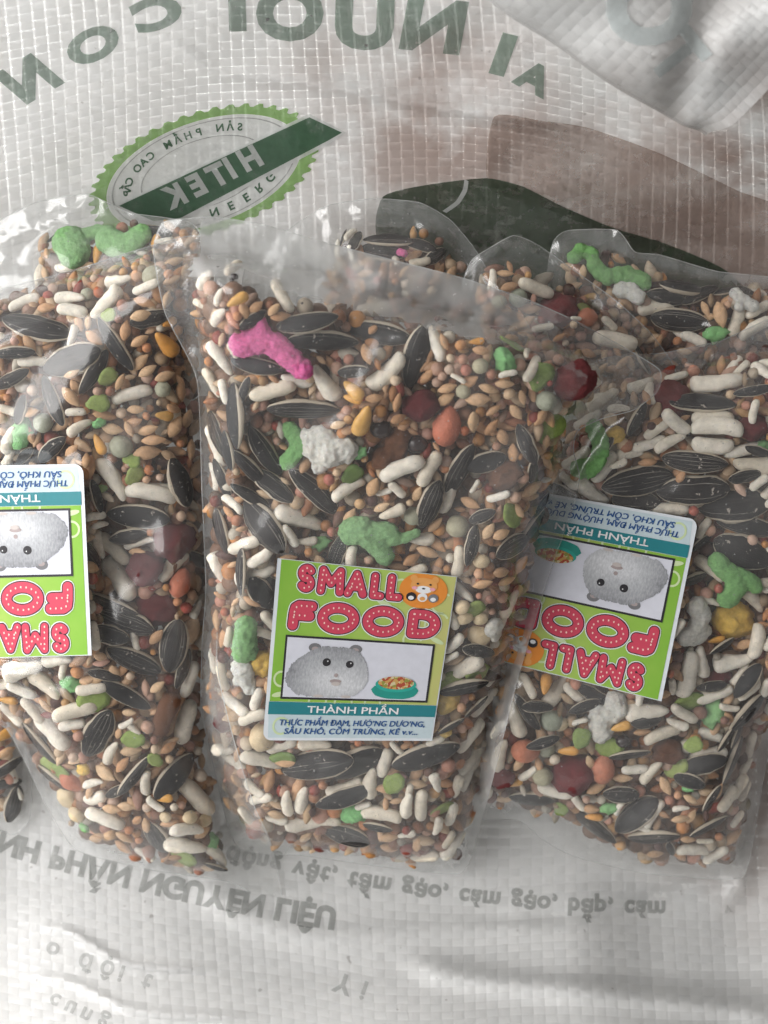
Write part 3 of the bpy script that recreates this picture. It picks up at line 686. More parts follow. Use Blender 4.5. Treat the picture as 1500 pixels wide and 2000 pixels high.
kind('P', 'dry_pea', 'pea', 'grey-green dried pea', M_PEA, [sphere_blob(.5, .49, .46, .07, 2 + i, 12, 18, 1.5) for i in range(3)], .98, .9)
kind('C', 'corn_kernel', 'corn', 'orange corn kernel', M_CORN, [spindle(13, 14, lambda t: .30 * (t ** .5) * (1 - t ** 5) ** .5 * 1.15 + .001, lambda t: .19 * (t ** .4) * (1 - t ** 6) ** .5 * 1.15 + .001, 0, .08, i) for i in (1, 5)], .62, .4)
kind('D', 'black_bean', 'bean', 'shiny black bean', M_DARK, [sphere_blob(.5, .42, .40, .05, 3, 12, 16)], .85, .8)
kind('E', 'cream_bean', 'bean', 'large cream bean', M_BEAN, [sphere_blob(.5, .42, .35, .10, 8, 12, 16)], .85, .7)
kind('L', 'green_flake', 'flake', 'olive green dried flake', M_FLAKE, [flake_mesh(i * 2.3) for i in range(4)], .72, .12)
kind('H', 'bright_green_flake', 'flake', 'bright green crumb of puff', M_BRIGHT, [sphere_blob(.5, .33, .25, .45, i * 4.4, 10, 14, 1.8) for i in range(3)], .7, .5)
kind('Q', 'yellow_puff', 'puff', 'yellow puffed piece', M_YELLOW, [sphere_blob(.5, .42, .34, .32, 2.2 + i * 5, 14, 18, 1.5) for i in range(2)], .85, .6)

# ---- placing.  Each line: kind, x, y, angle (deg, anticlockwise), length in photo pixels
DATA = {
'A': '''S 600 628 12 128 S 632 667 -8 146 S 738 650 -11 138 S 493 625 42 66 S 503 713 -8 112 S 593 800 -3 146 S 460 813 74 138 S 518 880 -66 136 S 414 850 -70 104 S 433 935 84 92 S 490 918 -52 112 S 612 960 -54 142 S 813 697 82 136 S 426 1038 84 100 S 516 1028 -52 130 S 488 968 -36 92 S 660 1078 70 76 S 472 1118 70 104 S 948 903 20 84 S 898 917 78 124 S 1029 868 -68 92 S 942 1008 25 58
S 511 1158 -55 92 S 935 1272 -28 84 S 905 1342 12 104 S 618 1494 24 176 S 694 1490 29 124 S 832 1476 18 142 S 672 1556 24 122 S 882 1418 28 60 S 676 1632 -4 100 S 738 1616 5 62 S 840 985 80 110 S 920 1066 78 86 S 1000 1068 5 84 S 1040 920 -60 66 S 478 760 65 60 S 690 725 8 66 S 445 880 70 90 S 535 950 -40 100 S 930 1380 65 66 S 1068 990 70 60
W 430 700 -76 80 W 412 748 -76 66 W 438 765 82 52 W 455 685 -80 36 W 532 762 21 98 W 637 747 -60 86 W 753 723 44 98 W 399 872 -82 92 W 405 930 84 60 W 786 917 28 98 W 681 957 40 78 W 584 1016 -28 112 W 478 1064 22 78 W 506 1088 36 60 W 500 1122 25 90 W 566 1047 -60 54 W 600 1056 -5 42 W 766 1000 25 56 W 839 916 66 80 W 820 1050 -8 60 W 775 957 -50 44 W 849 671 -64 78 W 1038 720 52 64 W 992 731 15 38 W 1174 728 -62 52 W 870 962 88 90 W 973 969 20 50 W 927 950 60 32 W 1030 690 60 34 W 750 960 20 36 W 895 740 -30 34
W 904 1305 38 96 W 878 1283 30 40 W 514 1240 -35 56 W 996 1180 80 66 W 510 1488 -28 92 W 726 1530 83 74 W 752 1490 78 66 W 775 1460 -50 36 W 672 1537 25 78 W 564 1569 88 62 W 510 1562 25 58 W 744 1594 -3 84 W 797 1573 86 68 W 824 1573 -85 78 W 852 1530 -70 46 W 892 1537 -74 58 W 918 1437 62 84 W 917 1482 50 84 W 915 1518 80 66 W 594 1605 5 80 W 709 1574 30 36 W 794 1630 30 38 W 852 1614 -80 54 W 640 1606 8 54 W 880 1590 -76 60 W 540 1600 -20 46 W 876 1640 60 40 W 850 1448 30 40 W 960 1376 58 80 W 936 1500 70 60 W 428 1110 -78 70 W 800 1545 84 36
N 873 832 82 86 K 822 793 15 74 K 1130 745 10 92 K 430 1410 70 46 B 765 878 30 100 B 984 925 30 70 C 709 822 -105 74 C 690 762 -40 52 C 690 778 -10 40 C 464 586 30 48 C 931 667 10 32 D 744 838 -10 46 D 815 868 -20 44 P 808 1008 0 40 P 1067 783 0 42 P 893 1028 0 46 P 905 765 0 30 P 938 715 0 32 E 512 1440 80 66 E 902 1186 40 34 E 906 1206 20 38 E 938 1208 20 32 E 936 1238 -20 52 E 940 1096 10 34
L 1000 668 20 56 L 1056 735 75 60 L 1082 838 80 66 L 1000 1008 -50 58 L 552 1480 20 56 L 862 1580 15 52 L 690 925 40 50 L 770 1530 70 56 L 930 1315 -20 60 L 925 1190 60 54 L 880 1332 25 56 H 986 704 -60 60 H 692 1590 10 52 H 703 885 60 32 H 625 1060 10 40 Q 512 1294 70 60 Q 872 1366 70 62 Q 870 1430 0 26
Y 478 608 -70 40 Y 500 600 50 38 Y 535 605 55 36 Y 548 618 5 42 Y 834 735 62 42 Y 917 745 38 44 Y 934 780 6 52 Y 870 780 35 44 Y 986 750 -5 40 Y 925 825 -80 54 Y 960 835 65 42 Y 1008 805 -55 38 Y 1056 815 70 42 Y 1066 865 -65 38 Y 1002 885 85 44 Y 778 818 15 36 Y 1040 955 20 54 Y 850 1025 55 42 Y 852 1062 -40 50 Y 683 1010 60 44 Y 815 965 80 40 Y 985 935 70 36 Y 979 1118 -15 42 Y 990 1135 5 40 Y 1012 1155 -60 46 Y 560 1488 10 52 Y 814 1532 -15 46 Y 540 1592 -40 40 Y 760 1636 10 44 Y 815 1650 80 40 Y 1005 640 30 40 Y 730 640 60 36 Y 660 830 20 36''',
'B': '''S 72 637 -14 146 S 140 703 18 128 S 226 672 -60 122 S 294 622 12 84 S 182 726 58 104 S 104 782 -70 108 S 28 690 4 84 S 20 740 30 90 S 351 942 -62 104 S 102 878 48 78 S 48 892 50 64 S 188 970 -60 74 S 270 1009 -3 128 S 250 1048 14 80 S 222 1180 -18 112 S 244 1212 -18 124 S 212 1240 -16 84 S 340 1262 86 118 S 262 1290 -36 122 S 246 1358 -34 112 S 192 1432 66 118 S 260 1516 54 104 S 340 1516 40 112 S 66 1460 -60 112 S 70 1536 -36 82 S 307 1636 88 92 S 422 1694 -46 62 S 230 1545 30 60 S 40 800 60 70 S 150 990 -65 60 S 128 1268 20 70 S 205 1320 -20 70
W 232 548 -12 60 W 48 592 20 68 W 136 583 -20 68 W 141 607 -12 62 W 206 590 40 84 W 140 655 70 46 W 258 772 15 82 W 148 805 0 42 W 156 836 30 56 W 16 802 -20 48 W 216 938 -60 98 W 294 967 -14 102 W 18 860 60 62 W 15 892 60 52 W 196 1027 -5 38 W 222 1072 -52 82 W 232 1130 -55 102 W 192 1064 -60 62 W 186 1010 0 46 W 264 1252 -76 42 W 184 1242 -70 62 W 45 1308 15 82 W 112 1292 25 82 W 86 1340 -35 82 W 42 1349 -30 62 W 64 1388 -55 66 W 147 1391 10 92 W 102 1429 -45 94 W 141 1416 10 56 W 370 1327 82 78 W 363 1410 86 94 W 218 1471 60 56 W 178 1346 5 62 W 124 1310 70 44 W 14 1340 10 60 W 384 1557 -38 98 W 186 1557 32 68 W 182 1532 20 48 W 205 1599 -20 84 W 304 1570 -42 42 W 365 1624 -8 76 W 362 1653 -18 88 W 426 1672 -40 62 W 282 1669 -30 48 W 246 1412 30 34 W 262 1424 -40 32 W 20 1400 -40 60 W 285 560 10 60 W 395 1250 70 42 W 280 1000 70 30 W 384 1190 60 40
K 339 1060 20 84 K 282 1108 10 72 K 302 1188 10 84 N 352 1138 70 62 N 141 1526 -40 56 T 324 1396 76 96 P 236 872 0 46 P 84 826 0 40 P 300 540 0 46 P 170 575 0 26 P 318 760 0 32 C 325 672 -40 66 C 331 630 10 34 C 321 812 -10 40 C 16 1368 20 46 C 322 1560 5 32 C 194 868 -70 44 E 371 1596 0 32 E 323 1596 0 26 E 400 1602 0 32 E 118 1566 60 54 E 150 1590 0 40
L 213 736 30 44 L 192 788 10 46 L 262 928 60 46 L 258 900 0 36 L 198 955 20 24 L 182 1366 10 66 L 100 1498 20 62 L 120 1510 -50 50 L 355 1690 -35 56 L 260 1444 10 48 L 302 1484 -30 34 L 212 615 20 34 H 42 846 70 66 H 138 1336 -20 42 H 422 1640 -60 38 H 195 826 10 28 H 165 1617 0 26 Q 163 1503 0 28
Y 155 632 -70 36 Y 172 628 80 34 Y 184 660 -40 42 Y 245 645 80 42 Y 282 590 -20 44 Y 276 616 10 46 Y 272 708 45 50 Y 322 735 15 44 Y 58 672 -60 40 Y 150 758 -60 40 Y 140 728 20 40 Y 205 812 -20 50 Y 58 805 10 42 Y 58 850 -75 46 Y 220 838 -10 44 Y 252 838 -65 34 Y 260 826 20 40 Y 288 884 2 58 Y 330 890 -25 40 Y 376 1034 -35 44 Y 268 1078 5 40 Y 386 1056 65 44 Y 386 1140 -60 46 Y 210 1135 40 46 Y 373 1230 82 72 Y 392 1240 70 44 Y 224 1318 -75 52 Y 192 1322 40 40 Y 170 1328 20 36 Y 252 1392 0 30 Y 232 1432 70 28 Y 246 1434 -70 28 Y 256 1466 5 44 Y 218 1580 0 40 Y 248 1575 -10 38 Y 285 1612 85 40 Y 268 1602 60 32 Y 244 1636 -40 42 Y 262 1570 -55 40 Y 395 1626 20 36 Y 95 660 50 36 Y 140 880 40 36''',
'C': '''S 1372 788 -5 130 S 1474 762 8 84 S 1357 900 -4 128 S 1244 940 10 144 S 1354 957 5 144 S 1432 986 5 144 S 1458 1028 -10 122 S 1244 818 74 78 S 1456 930 8 74 S 1242 978 -4 96 S 1450 1078 -24 128 S 1356 1130 -5 76 S 1370 1060 25 60 S 1142 1380 24 66 S 1160 1358 -32 84 S 1230 1474 8 84 S 1370 1493 20 104 S 1347 1526 -14 64 S 1430 1484 64 104 S 1037 1563 5 90 S 1213 1552 -5 74 S 1243 1592 46 116 S 1157 1614 -38 116 S 1277 1634 30 106 S 1310 1658 -82 52 S 1384 1614 10 94 S 1262 1408 0 66 S 1458 1392 60 104 S 1050 1382 0 64 S 1030 1390 -58 92 S 1410 1262 30 60 S 1390 1340 10 60 S 1060 1450 15 70 S 1440 1430 70 70 S 1180 870 60 60 S 1480 880 -20 60 S 1420 1440 60 70 S 1390 1560 60 64 S 1460 1330 55 86
W 1400 745 -8 104 W 1474 804 86 50 W 1322 823 -40 74 W 1400 840 -4 102 W 1392 818 -3 84 W 1392 867 -3 84 W 1309 865 30 68 W 1266 866 20 72 W 1448 878 10 78 W 1472 906 -5 84 W 1283 839 40 58 W 1231 886 0 54 W 1207 906 25 38 W 1179 912 66 74 W 1158 960 -55 84 W 1231 988 -12 64 W 1309 995 3 74 W 1483 943 40 44 W 1374 1032 62 46 W 1382 1112 -40 76 W 1384 1176 -18 46 W 1471 1174 -52 70 W 1475 1252 82 76 W 1432 1292 16 80 W 1372 1292 -72 72 W 1340 1316 88 98 W 1313 1342 -50 46 W 1395 1356 22 76 W 1425 1381 -10 42 W 1462 1346 60 60 W 1263 1390 8 88 W 1337 1393 -35 68 W 1323 1413 -25 48 W 1293 1437 20 76 W 1393 1440 -20 66 W 1383 1474 12 78 W 1273 1510 56 64 W 1277 1590 60 70 W 1253 1617 -10 38 W 1353 1663 -8 66 W 1443 1537 60 58 W 1133 1410 25 34 W 1010 1405 -74 76 W 1030 1340 -60 56 W 1210 1580 70 34 W 1130 1567 -70 48 W 1330 1580 10 34 W 1240 1503 5 54 W 1397 1670 62 62 W 1377 1643 0 34 W 1010 1320 -70 40 W 1455 1500 75 50 W 1420 1560 50 60 W 1440 1600 70 40
K 1309 779 10 84 K 1470 834 0 62 K 1404 1328 20 48 K 1120 1512 20 88 K 980 1520 0 50 N 1178 1502 80 62 N 1027 1467 -10 62 B 1303 1467 20 62 P 1077 1406 0 46 P 1060 1517 0 40 P 1068 1462 0 36 C 1213 1420 20 40 C 1110 1467 10 42 C 1066 1336 80 44 C 1400 1250 10 34 C 1004 1530 30 36 C 1160 1596 10 36 E 1095 1415 30 34 D 1217 1448 0 30 Q 1200 850 10 42 Q 1428 1206 -30 92 O 1367 1392 0 30
L 1137 1440 70 46 L 1320 1497 50 54 L 1190 1460 10 56 L 1097 1580 60 36 L 1345 1370 20 60 L 1356 1455 20 40 H 1190 1578 20 36 H 1393 1392 70 60 H 1490 870 0 30 H 1345 1540 0 24
Y 1153 1490 -70 38 Y 1165 1540 25 44 Y 1300 1535 -60 40 Y 1330 1600 5 40 Y 1350 1595 70 36 Y 1216 1520 5 40 Y 1255 1430 -5 40 Y 1230 1410 10 34 Y 1330 930 60 34 Y 1344 1640 -20 34 Y 1405 1545 70 34 Y 1280 1668 5 34 Y 1155 1580 5 36 Y 1490 1220 0 30 Y 1015 1490 60 40 Y 985 1560 10 40 Y 1455 1258 30 36''',
'F': '''W 959 546 86 44 W 1047 563 -12 78 W 1201 666 -8 92 W 1125 622 0 24 W 1190 632 -20 40 S 1283 676 -55 78 K 1089 603 10 76 N 1148 620 10 50 P 1012 582 0 38 P 975 590 0 30 C 1236 682 25 30 Y 995 560 20 40 Y 985 600 -30 36 L 1150 592 10 40 W 1060 640 10 44 Y 1220 640 10 40''',
'G': '''S 1332 559 5 100 S 1366 577 30 90 S 1420 562 20 64 S 1327 625 -5 114 S 1300 580 -8 80 S 1450 566 -30 50 W 1281 603 5 74 W 1355 661 -25 54 W 1477 643 34 74 W 1436 626 72 64 W 1480 573 0 44 W 1444 588 60 50 W 1330 652 -30 40 Y 1407 615 -75 54 Y 1378 604 -70 36 Y 1384 620 20 30 H 1397 652 10 50 Y 1120 560 20 40 W 1480 605 30 60 C 1150 580 10 30''',
'D': '''S 292 438 -3 96 S 108 462 40 40 C 190 497 80 40 C 303 470 70 30 W 270 490 -20 40 W 320 470 10 40 S 250 500 10 70 Y 165 520 20 40 W 130 520 10 50''',
'E': '''S 670 463 84 44 S 694 472 70 54 S 758 466 -3 100 S 748 492 -10 90 S 820 480 -20 70 W 683 442 60 36 W 685 495 -80 34 W 766 505 -60 40 W 660 485 80 36 Y 720 510 20 40 S 850 500 30 60 W 820 510 10 44''',
'H': '''S 36 1570 82 84 S 12 1500 20 80 S 10 1530 -10 70 W 24 1508 -70 48 C 8 1436 20 40 Y 12 1470 20 40 W 45 1548 -60 34''',
}
LAYER = {}
def px2m(z): return K * (CAM_H - z) / CAM_H
def frame(b, x, y):
    zz, sd = zf(b, [x, x + 6, x - 6, x, x], [y, y, y, y + 6, y - 6], False)
    f = px2m(zz[0]); n = Vector((-(zz[1] - zz[2]) / (12 * f), (zz[3] - zz[4]) / (12 * f), 1)); n.x = max(-1, min(1, n.x)); n.y = max(-1, min(1, n.y))
    return zz[0], sd[0], n.normalized()
def seg_of(x, y, ang, L, asp):
    h = max(0, L * (1 - asp) / 2); c, s = math.cos(R(ang)), math.sin(R(ang))
    return (x - c * h, y + s * h, x + c * h, y - s * h, L * asp / 2)
def segd(p, s):
    ax, ay, bx, by, r = s; dx, dy = bx - ax, by - ay; t = 0 if dx == dy == 0 else max(0, min(1, ((p[0]-ax)*dx + (p[1]-ay)*dy) / (dx*dx + dy*dy)))
    return math.hypot(p[0] - ax - t*dx, p[1] - ay - t*dy)
ALL = []
def put(b, k, x, y, ang, L, depth=None, roll=None, own_mesh=None, spec=None):
    kd = KINDS[k] if spec is None else spec
    need = L * kd['aspect'] * .5 + 9; sd0 = float(sd_of(b, x, y))
    if sd0 < need:
        gx_ = float(sd_of(b, x + 4, y) - sd_of(b, x - 4, y)); gy_ = float(sd_of(b, x, y + 4) - sd_of(b, x, y - 4)); gl = math.hypot(gx_, gy_) + 1e-6
        mv = min(need - sd0, 40); x += gx_ / gl * mv; y += gy_ / gl * mv
    th = L * kd['thick']
    s = seg_of(x, y, ang, L, kd['aspect'])
    if depth is None:       # later lines lie under earlier ones where they cross
        depth = 0
        for it in b.items:
            q = it['seg']
            if abs(it['x'] - x) > 160 or abs(it['y'] - y) > 160: continue
            d = min(segd(p, q) for p in ((s[0], s[1]), (x, y), (s[2], s[3]), ((s[0]+x)/2, (s[1]+y)/2), ((s[2]+x)/2, (s[3]+y)/2)))
            if d < (q[4] + s[4]) * .82: depth = max(depth, it['depth'] + .62 * it['th'] * min(1, 1.35 - d / (q[4] + s[4])))
        depth = min(depth, 22)
    z, sd, n = frame(b, x, y); f = px2m(z)
    zt = z - .25 * MM - depth * f * .9
    # keep the ends and sides of the piece under the film
    c_, s_ = math.cos(R(ang)), math.sin(R(ang)); hl, hw = L * .42, L * kd['aspect'] * .42
    qx = [x + c_*hl, x - c_*hl, x - s_*hw, x + s_*hw]; qy = [y - s_*hl, y + s_*hl, y - c_*hw, y + c_*hw]
    za = zf(b, qx, qy, False)[0]; pl_ = [z - (n.x * (a - x) - n.y * (c2 - y)) / n.z * f for a, c2 in zip(qx, qy)]
    zt -= min(16 * f, max(0, max(p_ - a_ for p_, a_ in zip(pl_, za))))
    zmin = (float(b.zb(x, y)) + .6) * MM
    zc = max(zt - th * f / 2, zmin + th * f * .35)
    me = own_mesh or random.choice(kd['meshes'])
    o = bpy.data.objects.new(kd['name'], me); COL.objects.link(o)
    d = Vector((math.cos(R(ang)), math.sin(R(ang)), 0)); tx = (d - n * d.dot(n)).normalized(); ty = n.cross(tx)
    M = Matrix((tx, ty, n)).transposed()
    rl = roll if roll is not None else random.uniform(-28, 28) if k == 'S' else random.uniform(0, 360) if k in 'O' else random.uniform(-25, 25)
    pt = random.uniform(-7, 7) if k in 'SW' else random.uniform(-14, 14)
    if k == 'S' and random.random() < .5: M = M @ Matrix.Rotation(math.pi, 3, 'Z')
    M = M @ Matrix.Rotation(R(pt), 3, 'Y') @ Matrix.Rotation(R(rl), 3, 'X')
    sx = L * f; sy = sx * (random.uniform(.8, 1.2) if k == 'S' else random.uniform(.92, 1.08))
    o.matrix_world = Matrix.Translation(Vector(at(x, y, zc))) @ M.to_4x4() @ Matrix.Diagonal((sx, sy, sx, 1))
    it = dict(o=o, x=x, y=y, ang=ang, L=L, seg=s, depth=depth, th=th, k=k, b=b, desc=kd['desc'], cat=kd['cat'], uniq=None)
    b.items.append(it); ALL.append(it); return it
# distinctive puffs first: they lie on top
def puff(b, name, x, y, balls, mat, label, cat='puff', vox=3.2, rough=3.6, fr=.085, depth=0, seed=1.0):
    """balls in photo pixels relative to x,y (y up)"""
    me = lobes(balls, vox, rough, seed, fr); me.materials.append(mat)
    L = 1.0; zz, sd, n = frame(BAGS[b], x, y); f = px2m(zz)
    ztop = max(q[2] + q[3] * (q[4] if len(q) > 4 else 1) for q in balls)
    o = bpy.data.objects.new(name, me); COL.objects.link(o)
    tx = Vector((1, 0, 0)); tx = (tx - n * tx.dot(n)).normalized(); M = Matrix((tx, n.cross(tx), n)).transposed()
    o.matrix_world = Matrix.Translation(Vector(at(x, y, zz - (ztop + depth) * f))) @ M.to_4x4() @ Matrix.Diagonal((f, f, f, 1))
    xs = [q[0] for q in balls]; ys = [q[1] for q in balls]
    for q in balls:
        BAGS[b].items.append(dict(o=None, x=x + q[0], y=y - q[1], seg=(x + q[0], y - q[1], x + q[0], y - q[1], q[3] * .92), depth=depth, th=q[3] * 1.5, k='*'))
    tag(o, label, cat); return o
def chain(pts, r0, r1, n=9, sq=.7):
    P = resample(pts, 6, False); m = max(1, len(P) // n); P = P[::m] + [P[-1]]; r0, r1 = r0 * 1.22, r1 * 1.22
    return [(x, y, 0, r0 + (r1 - r0) * i / (len(P) - 1), sq) for i, (x, y) in enumerate(P)]
puff('A', 'pink_puff', 530, 680, chain([(-58, 6), (-20, 14), (10, 6), (36, -18), (62, -40)], 24, 19) + chain([(-28, 36), (-20, 50), (-16, 16)], 12, 17) + [(-60, 18, 0, 13, .7), (-58, -6, 0, 14, .7)], M_PINK, 'bright pink bone-shaped puff near the top of the centre bag', seed=2)
puff('A', 'white_puff', 640, 880, chain([(-36, 24), (-10, 30), (10, 10), (34, 6)], 17, 24) + chain([(-30, 0), (-14, -18), (-18, -36)], 20, 13) + [(8, -6, 4, 27), (40, -8, 0, 15), (-42, 2, 0, 9), (50, 14, 0, 6)], M_POP, 'crinkled white popcorn-like puff in the upper half of the centre bag', vox=3.4, rough=4.5, fr=.09, seed=5)
puff('A', 'green_puff', 578, 872, chain([(-12, 34), (8, 8), (-6, -18), (-20, -34)], 15, 15), M_GREEN, 'green puff half hidden left of the white puff in the centre bag', depth=18, seed=8)
puff('A', 'green_puff', 728, 1050, chain([(-40, 12), (-22, 20), (-10, 2)], 25, 22) + chain([(6, 14), (30, 16), (42, 0)], 19, 14) + chain([(4, -12), (16, -30), (24, -44)], 20, 16) + chain([(40, -4), (66, 4), (86, 16)], 11, 8), M_GREEN, 'large lobed green puff just above the sticker of the centre bag', rough=3.0, seed=12)
puff('A', 'green_puff', 482, 1252, chain([(2, 40), (-2, 12), (-6, -26)], 18, 23), M_GREEN, 'pale green puff left of the sticker in the centre bag', rough=3.4, seed=15)
puff('A', 'white_puff', 476, 1325, chain([(-2, 24), (2, 0), (10, -22)], 20, 12) + [(-14, -8, 0, 9)], M_POP, 'white puff below the pale green puff beside the centre sticker', rough=4, depth=3, seed=18)
puff('A', 'white_puff', 968, 1234, chain([(-6, 16), (0, -2), (2, -18)], 18, 8), M_POP, 'small white puff right of the sticker in the centre bag', rough=3, depth=6, seed=19)
puff('C', 'green_puff', 1148, 880, chain([(14, 44), (28, 14), (22, -18), (0, -38), (-18, -34)], 15, 17), M_GREEN, 'green crescent puff at the left edge of the right bag', seed=22)
puff('C', 'green_puff', 1430, 1128, chain([(-34, 36), (-20, 20), (4, 2), (10, -22), (-2, -44)], 16, 20) + chain([(10, 6), (36, -6), (50, -22)], 15, 12), M_GREEN, 'forked green puff beside the yellow puff in the right bag', rough=2.2, seed=25)
puff('C', 'white_puff', 1355, 1220, chain([(4, 38), (16, 16), (6, -6), (-16, -26)], 18, 16) + chain([(-10, -24), (12, -28), (24, -18)], 18, 13), M_POP, 'white lumpy puff right of the sticker in the right bag', rough=2.6, seed=28)
puff('C', 'white_puff', 1186, 1398, chain([(14, 34), (12, 10), (-14, -6), (-10, -36)], 18, 20) + [(24, 18, 4, 17), (-22, 10, 0, 14)], M_POP, 'white popped puff below the sticker of the right bag', rough=4, seed=31)
puff('G', 'green_puff', 1190, 530, chain([(-70, 26), (-56, 40), (-36, 34), (-28, 6), (-4, -12), (30, -4), (66, -18)], 13, 17), M_GREEN, 'long curling green puff at the top of the back right bag', rough=2.4, seed=34)
puff('G', 'white_puff', 1230, 574, chain([(-16, 10), (2, 6), (14, -8)], 15, 14), M_POP, 'white puff under the green curl of the back right bag', rough=3.4, depth=4, seed=37)
puff('G', 'white_puff', 1446, 590, chain([(-6, 20), (6, 4), (22, -8)], 12, 12) + [(-4, -12, 0, 11)], M_POP, 'white forked puff at the right side of the back right bag', rough=2.4, seed=39)
puff('E', 'pink_puff', 784, 494, [(-3, 2, 0, 8), (5, -2, 0, 8)], M_PINK, 'tiny pink puff in the back middle bag', vox=2.0, rough=1.2)
puff('D', 'green_puff', 141, 482, chain([(-6, 10), (2, 0), (4, -12)], 30, 28, 3), M_GREEN, 'round green puff at the left of the back left bag', rough=2.4, seed=41)
puff('D', 'green_puff', 246, 472, chain([(-36, 6), (-16, -6), (10, -4), (30, 12)], 24, 19), M_GREEN, 'crescent green puff at the right of the back left bag', rough=2.0, seed=44)
puff('D', 'green_puff', 188, 456, chain([(-24, -4), (0, 4), (24, 2)], 15, 13), M_GREEN, 'flat green puff behind two others in the back left bag', rough=2.0, depth=14, seed=47)
for key, txt in DATA.items():
    tk = txt.split(); b = BAGS[key]
    for i in range(0, len(tk), 5):
        k, x, y, a, L = tk[i], *map(float, tk[i + 1:i + 5]); put(b, k, x, y, a, L)

# ---- loose small grains between the big ones (individuals), then the mass below (stuff)
def free(b, x, y, r, ang, L, asp, tol=.86):
    s = seg_of(x, y, ang, L, asp)
    for it in b.items:
        if abs(it['x'] - x) > 110 or abs(it['y'] - y) > 110: continue
        if it['depth'] > 24: continue
        q = it['seg']
        for p in ((s[0], s[1]), (x, y), (s[2], s[3])):
            if segd(p, q) < (q[4] + s[4]) * tol: return False
    return True
HIDE = {'B': [], 'C': ['A'], 'F': ['A', 'C'], 'G': ['A', 'C', 'F'], 'D': ['A', 'B'], 'E': ['A', 'F'], 'A': [], 'H': ['B']}
def visible(b, x, y, m=-6):
    if not (-30 < x < 1530): return False
    for k in HIDE[b.key]:
        if sd_of(BAGS[k], x, y) > m: return False
    if b.lab is not None and poly_sd(np.array([[x, y]]), b.lab)[0] > 8: return False
    return True
def scatter(key, k, n, lo, hi, where=None, tries=30, tol=.86):
    b = BAGS[key]; a = np.array(b.inner); x0, y0 = a.min(0); x1, y1 = a.max(0); c = 0
    for _ in range(n * tries):
        if c >= n: break
        x, y = random.uniform(max(x0, -20), min(x1, 1520)), random.uniform(y0, y1)
        if where and random.random() > where(x, y): continue
        if sd_of(b, x, y) < 12 or not visible(b, x, y): continue
        L = random.uniform(lo, hi); ang = random.uniform(-90, 90)
        if not free(b, x, y, 0, ang, L, KINDS[k]['aspect'], tol): continue
        put(b, k, x, y, ang, L, depth=random.uniform(0, 9) if tol > .8 else None); c += 1
rich = lambda x, y: 1.0 if (x > 640 and y < 1090 and y > 570) or y < 700 else .45
top = lambda x, y: 0 if (y < 572 + max(0, x - 420) * .21) else rich(x, y)
scatter('A', 'W', 34, 46, 84, lambda x, y: 1 if y > 1090 or x < 480 else .08, tol=.6); scatter('A', 'S', 15, 80, 118, lambda x, y: 1 if y > 900 or x < 560 else .3, tol=.5)
scatter('A', 'Y', 115, 36, 52, top); scatter('A', 'O', 125, 18, 31, top)
richB = lambda x, y: 1.0 if y < 960 or y > 1440 else .5
scatter('B', 'Y', 66, 36, 52, richB); scatter('B', 'O', 105, 17, 31, richB)
scatter('B', 'W', 24, 46, 84, lambda x, y: 1 if y > 950 else .15, tol=.6); scatter('B', 'S', 13, 80, 118, lambda x, y: 1 if y > 950 else .2, tol=.5)
scatter('C', 'W', 40, 46, 88, tol=.6); scatter('C', 'S', 20, 80, 122, tol=.5)
scatter('C', 'Y', 34, 34, 48); scatter('C', 'O', 44, 16, 30)
for k_, n in (('F', 9), ('G', 8), ('D', 5), ('E', 5)): scatter(k_, 'Y', n, 28, 40); scatter(k_, 'O', n, 14, 24)

# the mass of grain underneath: thousands of small grains, one object for each bag
bm = bmesh.new(); bmesh.ops.create_icosphere(bm, subdivisions=1, radius=.5); bm.verts.ensure_lookup_table()
IV = np.array([v.co[:] for v in bm.verts]); bm2 = bmesh.new(); bmesh.ops.create_icosphere(bm2, subdivisions=2, radius=.5)
IV = np.array([v.co[:] for v in bm2.verts]); IF = np.array([[v.index for v in f.verts] for f in bm2.faces]); bm.free(); bm2.free()
PAL = 1.1 * np.array([(.52, .22, .10), (.52, .30, .13), (.58, .42, .27), (.30, .05, .03), (.50, .22, .08), (.60, .50, .38), (.24, .12, .08), (.36, .15, .08), (.56, .26, .08), (.42, .28, .16), (.12, .06, .05), (.62, .56, .46), (.60, .36, .26), (.58, .32, .24), (.62, .42, .32), (.55, .26, .18)])
TANS = np.array([(.54, .31, .17), (.62, .40, .24), (.52, .28, .14), (.64, .46, .30), (.58, .35, .20)])
